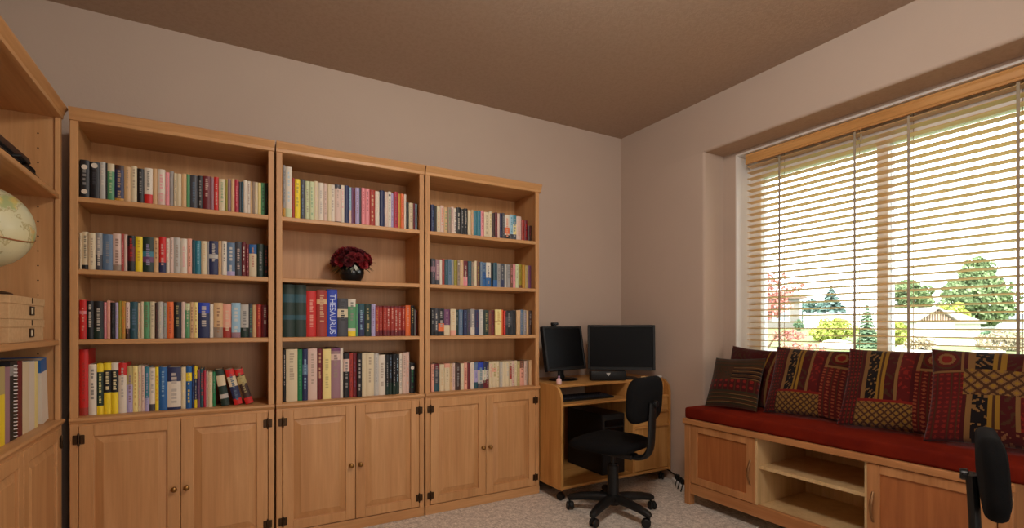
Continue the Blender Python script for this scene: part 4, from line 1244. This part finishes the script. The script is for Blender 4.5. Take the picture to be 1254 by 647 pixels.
# ------------------------------------------------------------------ outside the window
def sstep(a, b, x):
    t = min(1, max(0, (x - a) / (b - a)))
    return t * t * (3 - 2 * t)
def ground_z(x, y):
    f = 0.42 + 0.58 * sstep(0.30, 0.58, y / max(x, 1))
    return -0.25 + min(max(0.0, x - 12), 32) * 0.042 * f
m, nt, b = new_mat('mown_grass')
v = coords(nt, (1, 1, 1), rnd=False)
nt.links.new(ramp(nt, noise(nt, v, 1.5, 6, 0.7), [(0.3, rgb(92, 106, 60)), (0.7, rgb(116, 124, 78))]), b.inputs['Base Color'])
b.inputs['Roughness'].default_value = 0.95
M['lawn'] = m
m, nt, b = new_mat('pale_concrete')
v = coords(nt, (1, 1, 1), rnd=False)
nt.links.new(ramp(nt, noise(nt, v, 2, 5, 0.7), [(0.3, rgb(196, 190, 180)), (0.7, rgb(212, 206, 196))]), b.inputs['Base Color'])
b.inputs['Roughness'].default_value = 0.9
M['concrete'] = m
def ground_patch(name, x0, x1, y0, y1, nx, ny, lift, mat, clip=None):
    bm = bmesh.new()
    vs = {}
    for i in range(nx + 1):
        for j in range(ny + 1):
            x, y = x0 + (x1 - x0) * i / nx, y0 + (y1 - y0) * j / ny
            vs[i, j] = bm.verts.new((x, y, ground_z(x, y) + lift))
    for i in range(nx):
        for j in range(ny):
            bm.faces.new((vs[i, j], vs[i + 1, j], vs[i + 1, j + 1], vs[i, j + 1]))
    o = finish(name, bm, mat, smooth='keep')
    return tag(o, kind='structure')
ground_patch('lawn', 3.6, 160, -60, 140, 78, 50, 0.0, M['lawn'])
ground_patch('street', 14.5, 20.5, -50, 120, 12, 60, 0.02, M['concrete'])
# driveway of the gabled house
bm = bmesh.new()
rows = []
for i in range(11):
    t = i / 10
    d = 20.5 + 17.5 * t
    a, c = at_depth(1095 + 20 * t, d), at_depth(1232 - 10 * t, d)
    rows.append([bm.verts.new((a[0] + (c[0] - a[0]) * k / 6, a[1] + (c[1] - a[1]) * k / 6, ground_z(a[0] + (c[0] - a[0]) * k / 6, a[1] + (c[1] - a[1]) * k / 6) + 0.03)) for k in range(7)])
for p, q in zip(rows, rows[1:]):
    for k in range(6): bm.faces.new((p[k], p[k + 1], q[k + 1], q[k]))
tag(finish('driveway_path', bm, M['concrete'], smooth='keep'), kind='structure')

def leafmat(name, c1, c2):
    m, nt, b = new_mat(name)
    oi = noise(nt, coords(nt, (1, 1, 1)), 1.7, 3)
    nt.links.new(ramp(nt, oi, [(0.3, c1), (0.7, c2)]), b.inputs['Base Color'])
    b.inputs['Roughness'].default_value = 0.8
    b.inputs['Specular IOR Level'].default_value = 0.15
    return m
LF = {
 'green': leafmat('summer_leaf', rgb(104, 124, 84), rgb(142, 158, 116)),
 'deep': leafmat('deep_leaf', rgb(91, 117, 89), rgb(128, 151, 119)),
 'blue': leafmat('spruce_needle', rgb(86, 112, 103), rgb(128, 153, 145)),
 'lime': leafmat('lime_leaf', rgb(153, 164, 78), rgb(192, 198, 108)),
 'red': leafmat('red_maple_leaf', rgb(162, 100, 91), rgb(203, 145, 134)),
 'pinkish': leafmat('dusty_leaf', rgb(156, 147, 123), rgb(192, 179, 153)),
}
BARK = plain('bark', rgb(104, 82, 64), 0.9)
def leaf_cloud(bm, rg, c, rad, n, s):
    for _ in range(n):
        while True:
            p = Vector((rg.uniform(-1, 1), rg.uniform(-1, 1), rg.uniform(-1, 1)))
            if 0.25 < p.length < 1: break
        p = p.normalized() * (p.length ** 0.4)
        q = Vector((c[0] + p.x * rad[0], c[1] + p.y * rad[1], c[2] + p.z * rad[2]))
        a = Vector((rg.gauss(0, 1), rg.gauss(0, 1), rg.gauss(0, 1))).normalized()
        e = a.orthogonal().normalized()
        f = a.cross(e)
        k = s * rg.uniform(0.6, 1.3)
        bm.faces.new([bm.verts.new(q + x) for x in (e * k, f * k * 0.6, -e * k, -f * k * 0.6)])
def broad_tree(px, d, w, h, trunk, mat, label, group=None, seed=1, n=26, leaf_s=0.16, name='tree', cone=0.0, per=130):
    rg = random.Random(seed)
    x, y = at_depth(px, d)
    z = ground_z(x, y)
    o = tag(root(name, (x, y, z - 0.03)), label, 'tree' if 'tree' in name or 'maple' in name else 'bush', group)
    bm = bmesh.new()
    for i in range(n):
        t = (i + 0.5) / n
        a = i * 2.4
        zz = trunk + (h - trunk) * t
        env = math.sin(PI * min(1, (t * 0.86 + 0.10))) ** 0.6 * (1 - cone * t)
        r_ = w / 2 * env * rg.uniform(0.3, 0.98)
        cr = w * rg.uniform(0.09, 0.19) * (1 - 0.4 * cone * t)
        leaf_cloud(bm, rg, (r_ * math.cos(a), r_ * math.sin(a), zz), (cr, cr, cr * 0.75), per, leaf_s)
    leaf_cloud(bm, rg, (0, 0, trunk + (h - trunk) * 0.5), (w * 0.22, w * 0.22, (h - trunk) * 0.36), per * 2, leaf_s)
    finish('crown' if trunk > 0.3 else 'foliage', bm, mat, o, smooth='keep')
    bm = bmesh.new()
    tr = w * 0.035
    tube(bm, [(0, 0, -0.2), (0.02, 0, trunk), (0, 0.03, h * 0.75)], [tr * 1.3, tr, tr * 0.3], 8)
    for i in range(5):
        a = i * 1.3
        tube(bm, [(0, 0, trunk + (h - trunk) * 0.1 * i), (math.cos(a) * w * 0.3, math.sin(a) * w * 0.3, trunk + (h - trunk) * (0.1 * i + 0.25))], [tr * 0.6, tr * 0.2], 6)
    finish('trunk' if trunk > 0.3 else 'stem', bm, BARK, o, smooth=60)
    return o
def conifer(px, d, w, h, mat, label, seed, n=15, s=0.16, group=None):
    rg = random.Random(seed)
    x, y = at_depth(px, d)
    o = tag(root('conifer_tree', (x, y, ground_z(x, y))), label, 'tree', group)
    bm = bmesh.new()
    for k in range(n):
        t = k / (n - 1)
        z = h * (0.05 + 0.93 * t)
        R = w / 2 * (1 - t) ** 0.85 + 0.03
        nb = max(5, int(11 * (1 - t) + 4))
        for i in range(nb):
            a = 2 * PI * (i + 0.5 * (k % 2)) / nb + rg.uniform(-0.2, 0.2)
            Rk = R * rg.uniform(0.75, 1.12)
            for q in range(14):
                u = (q + 0.5) / 14
                rr = Rk * u
                p = Vector((rr * math.cos(a), rr * math.sin(a), z - 0.35 * rr + rg.uniform(-0.03, 0.03) * h * 0.4))
                ln = s * rg.uniform(0.7, 1.2) * (0.5 + 0.8 * (1 - t))
                sd = Vector((-math.sin(a), math.cos(a), 0)) * ln
                ot = Vector((math.cos(a), math.sin(a), -0.45)) * ln
                bm.faces.new([bm.verts.new(p + e) for e in (-sd, ot * 0.8, sd, -ot * 0.4)])
                bm.faces.new([bm.verts.new(p + e) for e in (Vector((0, 0, ln * 0.6)), ot, Vector((0, 0, -ln * 0.6)), -ot * 0.3)])
    finish('crown', bm, mat, o, smooth='keep')
    bm = bmesh.new(); tube(bm, [(0, 0, -0.2), (0, 0, h * 0.9)], [w * 0.035, 0.02], 8); finish('trunk', bm, BARK, o, smooth=60)
G = 'trees seen through the window'
conifer(1018, 58, 4.6, 4.7, LF['blue'], 'blue-green spruce standing behind the white fence outside', 3, n=17, s=0.3, group=G)
broad_tree(991, 66, 4.3, 3.2, 0.3, LF['blue'], 'low rounded blue-green tree beside the spruce behind the fence', G, 4, 22, 0.2)
conifer(1062, 22, 0.85, 1.9, LF['deep'], 'small young conifer in front of the white fence outside', 5, n=14, s=0.09, group=G)
broad_tree(1113, 55, 4.6, 5.3, 0.9, LF['green'], 'round green tree just right of the window mullion outside', G, 6, 30, 0.24)
broad_tree(1196, 60, 8.4, 8.4, 1.4, LF['green'], 'big spreading green tree rising behind the gabled house', G, 7, 64, 0.26, cone=0.72)
broad_tree(1168, 52, 3.0, 2.9, 0.4, LF['lime'], 'lime green shrub-like tree peeping over the gabled roof', G, 8, 16, 0.18)
B_ = 'bushes seen through the window'
broad_tree(1022, 27, 1.9, 1.05, 0.1, LF['lime'], 'wide lime green bush on the lawn below the spruce', B_, 10, 22, 0.075, name='bush')
broad_tree(1004, 26, 1.0, 0.7, 0.08, LF['lime'], 'smaller lime bush at the near edge of the wide lime bush', B_, 11, 14, 0.06, name='bush')
broad_tree(977, 38, 0.75, 0.75, 0.1, LF['deep'], 'clipped dark green ball bush near the grey house', B_, 12, 14, 0.06, name='bush')
broad_tree(1010, 38, 0.6, 0.65, 0.1, LF['deep'], 'clipped dark green ball bush in front of the white fence', B_, 13, 12, 0.055, name='bush')
broad_tree(1098, 24, 0.95, 1.15, 0.15, LF['lime'], 'upright yellow-green bush beside the window mullion', B_, 14, 20, 0.06, name='bush')
broad_tree(1124, 22, 1.15, 0.55, 0.06, LF['pinkish'], 'low dusty pinkish bush before the gabled house driveway', B_, 15, 16, 0.055, name='bush')
broad_tree(1228, 22, 1.8, 0.72, 0.06, LF['pinkish'], 'low dusty bush at the right hand edge of the driveway', B_, 16, 20, 0.06, name='bush')
broad_tree(1208, 25, 0.9, 0.75, 0.08, LF['deep'], 'grey-green bush growing beside the dusty bush near the driveway', B_, 17, 14, 0.06, name='bush')
# red maple close to the house
rg = random.Random(21)
mx_, my_ = at_depth(925, 8.5)
o = tag(root('red_maple', (mx_, my_, ground_z(mx_, my_))), 'red-leaved maple close outside the window', 'tree', G)
bm = bmesh.new()
br = []
for a, r_, z0, z1 in ((-0.9, 0.55, 1.3, 2.05), (-1.3, 0.4, 1.2, 1.75), (-0.6, 0.65, 1.0, 1.25), (-1.0, 0.85, 0.9, 1.02), (-0.8, 0.95, 0.95, 0.8), (0.6, 0.6, 1.2, 1.9), (2.2, 0.6, 1.3, 1.8), (3.4, 0.5, 1.3, 2.1), (-1.2, 0.3, 1.4, 2.2)):
    a2 = a - YAW * 0
    p1 = Vector((math.cos(a2) * r_ * 0.5, math.sin(a2) * r_ * 0.5, (z0 + z1) / 2 + 0.1))
    p2 = Vector((math.cos(a2) * r_, math.sin(a2) * r_, z1))
    br.append((p1, p2, z0))
for p1, p2, z0 in br:
    tube(bm, [(0, 0, z0 * 0.7), p1, p2], [0.022, 0.014, 0.006], 6)
tube(bm, [(0, 0, -0.2), (0.02, 0, 0.8), (0, 0.02, 1.6)], [0.06, 0.045, 0.02], 8)
finish('trunk', bm, BARK, o, smooth=60)
bm = bmesh.new()
for p1, p2, z0 in br:
    for t in (0.2, 0.6, 1.0):
        c = p1.lerp(p2, t)
        leaf_cloud(bm, rg, c, (0.17, 0.17, 0.085), 75, 0.032)
finish('crown', bm, LF['red'], o, smooth='keep')
# boulders
def boulder(px, d, r_, label, seed):
    rg = random.Random(seed)
    x, y = at_depth(px, d)
    bm = bmesh.new(); bmesh.ops.create_icosphere(bm, subdivisions=3, radius=1)
    ph = [rg.uniform(0, 6) for _ in range(4)]
    for q in bm.verts:
        n = q.co.copy()
        k = 1 + 0.1 * math.sin(3 * n.x + ph[0]) + 0.08 * math.sin(4 * n.y + ph[1]) + 0.05 * math.sin(7 * n.z + ph[2])
        q.co = Vector((n.x * r_ * 1.4 * k, n.y * r_ * k, n.z * r_ * 0.6 * k))
    o = finish('boulder', bm, M['concrete'], smooth=180, loc=(x, y, ground_z(x, y) + r_ * 0.12))
    tag(o, label, 'rock')
boulder(1023, 21.5, 0.55, 'pale rounded boulder lying in front of the wide lime bush', 1)
# white fence
bm = bmesh.new()
o = tag(root('fence'), 'long white board fence running behind the lawns outside', 'fence')
D_F = 40.5
px0, px1, npan = 985, 1098, 8
pts = [at_depth(px0 + (px1 - px0) * i / npan, D_F) for i in range(npan + 1)]
wm = plain('white_paint', rgb(232, 232, 230), 0.6)
def zf(p): return EYE + 0.02 + (399 - 403) / F_PX * D_F
bm = bmesh.new()
for a, c in zip(pts, pts[1:]):
    A, Cc = Vector((a[0], a[1], 0)), Vector((c[0], c[1], 0))
    nrm = (Cc - A).cross(Vector((0, 0, 1))).normalized() * 0.02
    z0 = zf(a) - 0.4
    for j in range(8):
        P0, P1 = A.lerp(Cc, j / 8 + 0.004), A.lerp(Cc, (j + 1) / 8 - 0.004)
        q = [P0 - nrm, P1 - nrm, P1 + nrm, P0 + nrm]
        va = [bm.verts.new((e.x, e.y, z0)) for e in q]; vb = [bm.verts.new((e.x, e.y, z0 + 1.68)) for e in q]
        bm.faces.new(va); bm.faces.new(vb)
        for k in range(4): bm.faces.new((va[k], va[(k + 1) % 4], vb[(k + 1) % 4], vb[k]))
finish('fence_boards', bm, wm, o)
for a in pts:
    bm = bmesh.new(); z0 = zf(a) - 0.45
    box(bm, a[0] - 0.06, a[0] + 0.06, a[1] - 0.06, a[1] + 0.06, z0, z0 + 1.80, 0.01); finish('post', bm, wm, o)
# grey house at the far end
hx, hy = at_depth(946, 42)
ang = math.atan2(-RGT.y, RGT.x)
hz = EYE + (399 - 402) / F_PX * 42
h = tag(root('house', (hx, hy, hz), -YAW), 'taupe house with a window and low roof behind the red maple', 'house', 'houses seen through the window')
k = 42 / F_PX
x1 = (981 - 946) * k
bm = bmesh.new(); box(bm, -4.0, x1, 0, 6, -0.6, 37 * k); finish('house_walls', bm, plain('taupe_siding', rgb(126, 120, 112), 0.8), h)
bm = bmesh.new(); prism(bm, [(-0.35, 36 * k), (-0.35, 38 * k), (3.0, 38 * k + 0.7), (6.35, 38 * k), (6.35, 36 * k)], lambda y, z, t: (t, y, z), -4.3, x1 + 0.3); finish('house_roof', bm, plain('brown_shingle', rgb(118, 100, 88), 0.9), h)
wa, wb = (947 - 946) * k, (966 - 946) * k
bm = bmesh.new()
box(bm, wa - 0.1, wb + 0.1, -0.05, 0.02, 9 * k - 0.1, 27 * k + 0.1, 0.01); f = finish('house_window', bm, wm, h)
bm = bmesh.new(); box(bm, wa, (wa + wb) / 2 - 0.03, -0.06, 0.0, 9 * k, 27 * k); box(bm, (wa + wb) / 2 + 0.03, wb, -0.06, 0.0, 9 * k, 27 * k); finish('house_pane', bm, plain('sky_grey_glass', rgb(150, 166, 176), 0.1), f)
bm = bmesh.new(); box(bm, x1 - 0.12, x1 + 0.04, -0.04, 0.1, -0.6, 36 * k); finish('corner_board', bm, wm, h)
# gabled house with the driveway
d2 = 40.0
gx_, gy_ = at_depth(1146, d2)
k = d2 / F_PX
gz0 = EYE + (399 - 424) * k
h = tag(root('house', (gx_, gy_, gz0), -YAW), 'white house with a brown gable and pale roof at the end of the driveway', 'house', 'houses seen through the window')
hw = 23 * k
ze, zp = (424 - 393) * k, (424 - 378.5) * k
bm = bmesh.new(); box(bm, -hw, hw, 0, 7, -0.5, ze); box(bm, hw, 66 * k, 0.8, 7, -0.5, ze - 0.1); finish('house_walls', bm, plain('white_siding', rgb(226, 222, 214), 0.8), h)
bm = bmesh.new(); prism(bm, [(-hw, ze), (hw, ze), (0, zp - 0.06)], lambda x, z, t: (x, t, z), -0.02, 0.6); g_ = finish('gable', bm, plain('brown_shakes', rgb(112, 94, 80), 0.9), h)
bm = bmesh.new()
for i in range(-6, 7):
    x = i * hw / 7
    box(bm, x - 0.03, x + 0.03, -0.06, 0, ze, ze + (zp - ze) * (1 - abs(x) / hw) - 0.05)
finish('gable_battens', bm, plain('light_batten', rgb(196, 170, 146), 0.8), g_)
bm = bmesh.new()
ro = hw + 0.25
prism(bm, [(-ro, ze - 0.12), (0, zp), (ro, ze - 0.12), (ro, ze + 0.02), (0, zp + 0.15), (-ro, ze + 0.02)], lambda x, z, t: (x, t, z), -0.3, 7.0)
prism(bm, [(0.4, ze - 0.25), (0.4, ze - 0.12), (3.6, zp + 0.0), (7.2, ze - 0.1), (7.2, ze - 0.25)], lambda y, z, t: (t, y, z), hw - 0.2, 68 * k)
finish('house_roof', bm, plain('pale_shingle', rgb(150, 142, 134), 0.9), h)
bm = bmesh.new(); box(bm, -hw * 0.75, hw * 0.75, -0.03, 0.02, -0.3, ze - 0.35, 0.01); finish('garage_door', bm, wm, h)
# slate roofed house further right
d3 = 62.0
gx_, gy_ = at_depth(1236, d3); k = d3 / F_PX
h = tag(root('house', (gx_, gy_, EYE + (399 - 402) * k), -YAW), 'distant house with a blue-grey roof beside the big tree', 'house', 'houses seen through the window')
bm = bmesh.new(); box(bm, -18 * k, 40 * k, 0, 7, -0.5, 12 * k); finish('house_walls', bm, plain('pale_grey_siding', rgb(206, 206, 204), 0.8), h)
bm = bmesh.new(); prism(bm, [(-0.4, 11 * k), (3.5, 20 * k), (7.4, 11 * k)], lambda y, z, t: (t, y, z), -20 * k, 42 * k); finish('house_roof', bm, plain('slate_roof', rgb(98, 106, 114), 0.9), h)

# ------------------------------------------------------------------ light
w = D.worlds.new('sky')
S.world = w
w.use_nodes = True
bg = w.node_tree.nodes['Background']
bg.inputs['Color'].default_value = (0.93, 0.97, 1.0, 1)
bg.inputs['Strength'].default_value = SKY
sun = D.lights.new('sun', 'SUN'); sun.energy = SUN; sun.angle = math.radians(2); sun.color = (1.0, 0.95, 0.86)
so = D.objects.new('sun', sun); COL.objects.link(so)
so.rotation_euler = Vector((0.62, 0.30, -0.85)).to_track_quat('-Z', 'Y').to_euler()
# daylight portal in the window opening
pl = D.lights.new('window_portal', 'AREA'); pl.shape = 'RECTANGLE'; pl.size = WZ1 - WZ0; pl.size_y = WY1 - WY0
pl.cycles.is_portal = True
po = D.objects.new('window_portal', pl); COL.objects.link(po)
po.location = (3.36, (WY0 + WY1) / 2, (WZ0 + WZ1) / 2)
po.rotation_euler = (0, PI / 2, 0)
# hall beyond the opening behind the camera, lit by an added fill light
bm = bmesh.new()
box(bm, XL - 0.15, XR + 0.5, -4.2, -4.05, 0, ZC); struct('wall_hall', bm, M['wall'])
bm = bmesh.new(); box(bm, XL - 0.2, XR + 0.5, -4.2, YF - 0.2, -0.12, 0); struct('floor_hall', bm, M['carpet'])
bm = bmesh.new(); box(bm, XL - 0.2, XR + 0.5, -4.2, YF - 0.2, ZC, ZC + 0.2); struct('ceiling_hall', bm, M['ceiling'])
bm = bmesh.new(); box(bm, XL - 0.15, XL, -4.2, YF, 0, ZC); struct('wall_hall_left', bm, M['wall'])
bm = bmesh.new(); box(bm, XR + 0.35, XR + 0.5, -4.2, YF, 0, ZC); struct('wall_hall_right', bm, M['wall'])
def lamp(name, loc, size, power, col, rot):
    l = D.lights.new(name, 'AREA'); l.shape = 'DISK' if isinstance(size, float) else 'RECTANGLE'
    if isinstance(size, float): l.size = size
    else: l.size, l.size_y = size
    l.energy = power; l.color = col
    o = D.objects.new(name, l); COL.objects.link(o)
    o.location = loc; o.rotation_euler = rot
    return o
# added fill light, unseen in the hall, brightening the study through the opening
lamp('hall_fill', ((DX0 + DX1) / 2, -3.6, 1.35), (2.6, 2.0), HALL, (1.0, 0.95, 0.89), (PI / 2, 0, 0))
l = D.lights.new('ceiling_lamp', 'POINT'); l.energy = LAMP; l.color = (1.0, 0.95, 0.88); l.shadow_soft_size = 0.2
o = D.objects.new('ceiling_lamp', l); COL.objects.link(o); o.location = (1.00, 0.85, 2.56)
S.view_settings.view_transform = 'Standard'
S.view_settings.look = 'None'
S.view_settings.gamma = 1.0
S.view_settings.exposure = EXPO
S.view_settings.use_curve_mapping = False
S.cycles.use_denoising = True
S.cycles.max_bounces = 10
S.cycles.diffuse_bounces = 6
S.cycles.transparent_max_bounces = 16
S.cycles.sample_clamp_indirect = 8.0
S.cycles.caustics_reflective = False
S.cycles.caustics_refractive = False
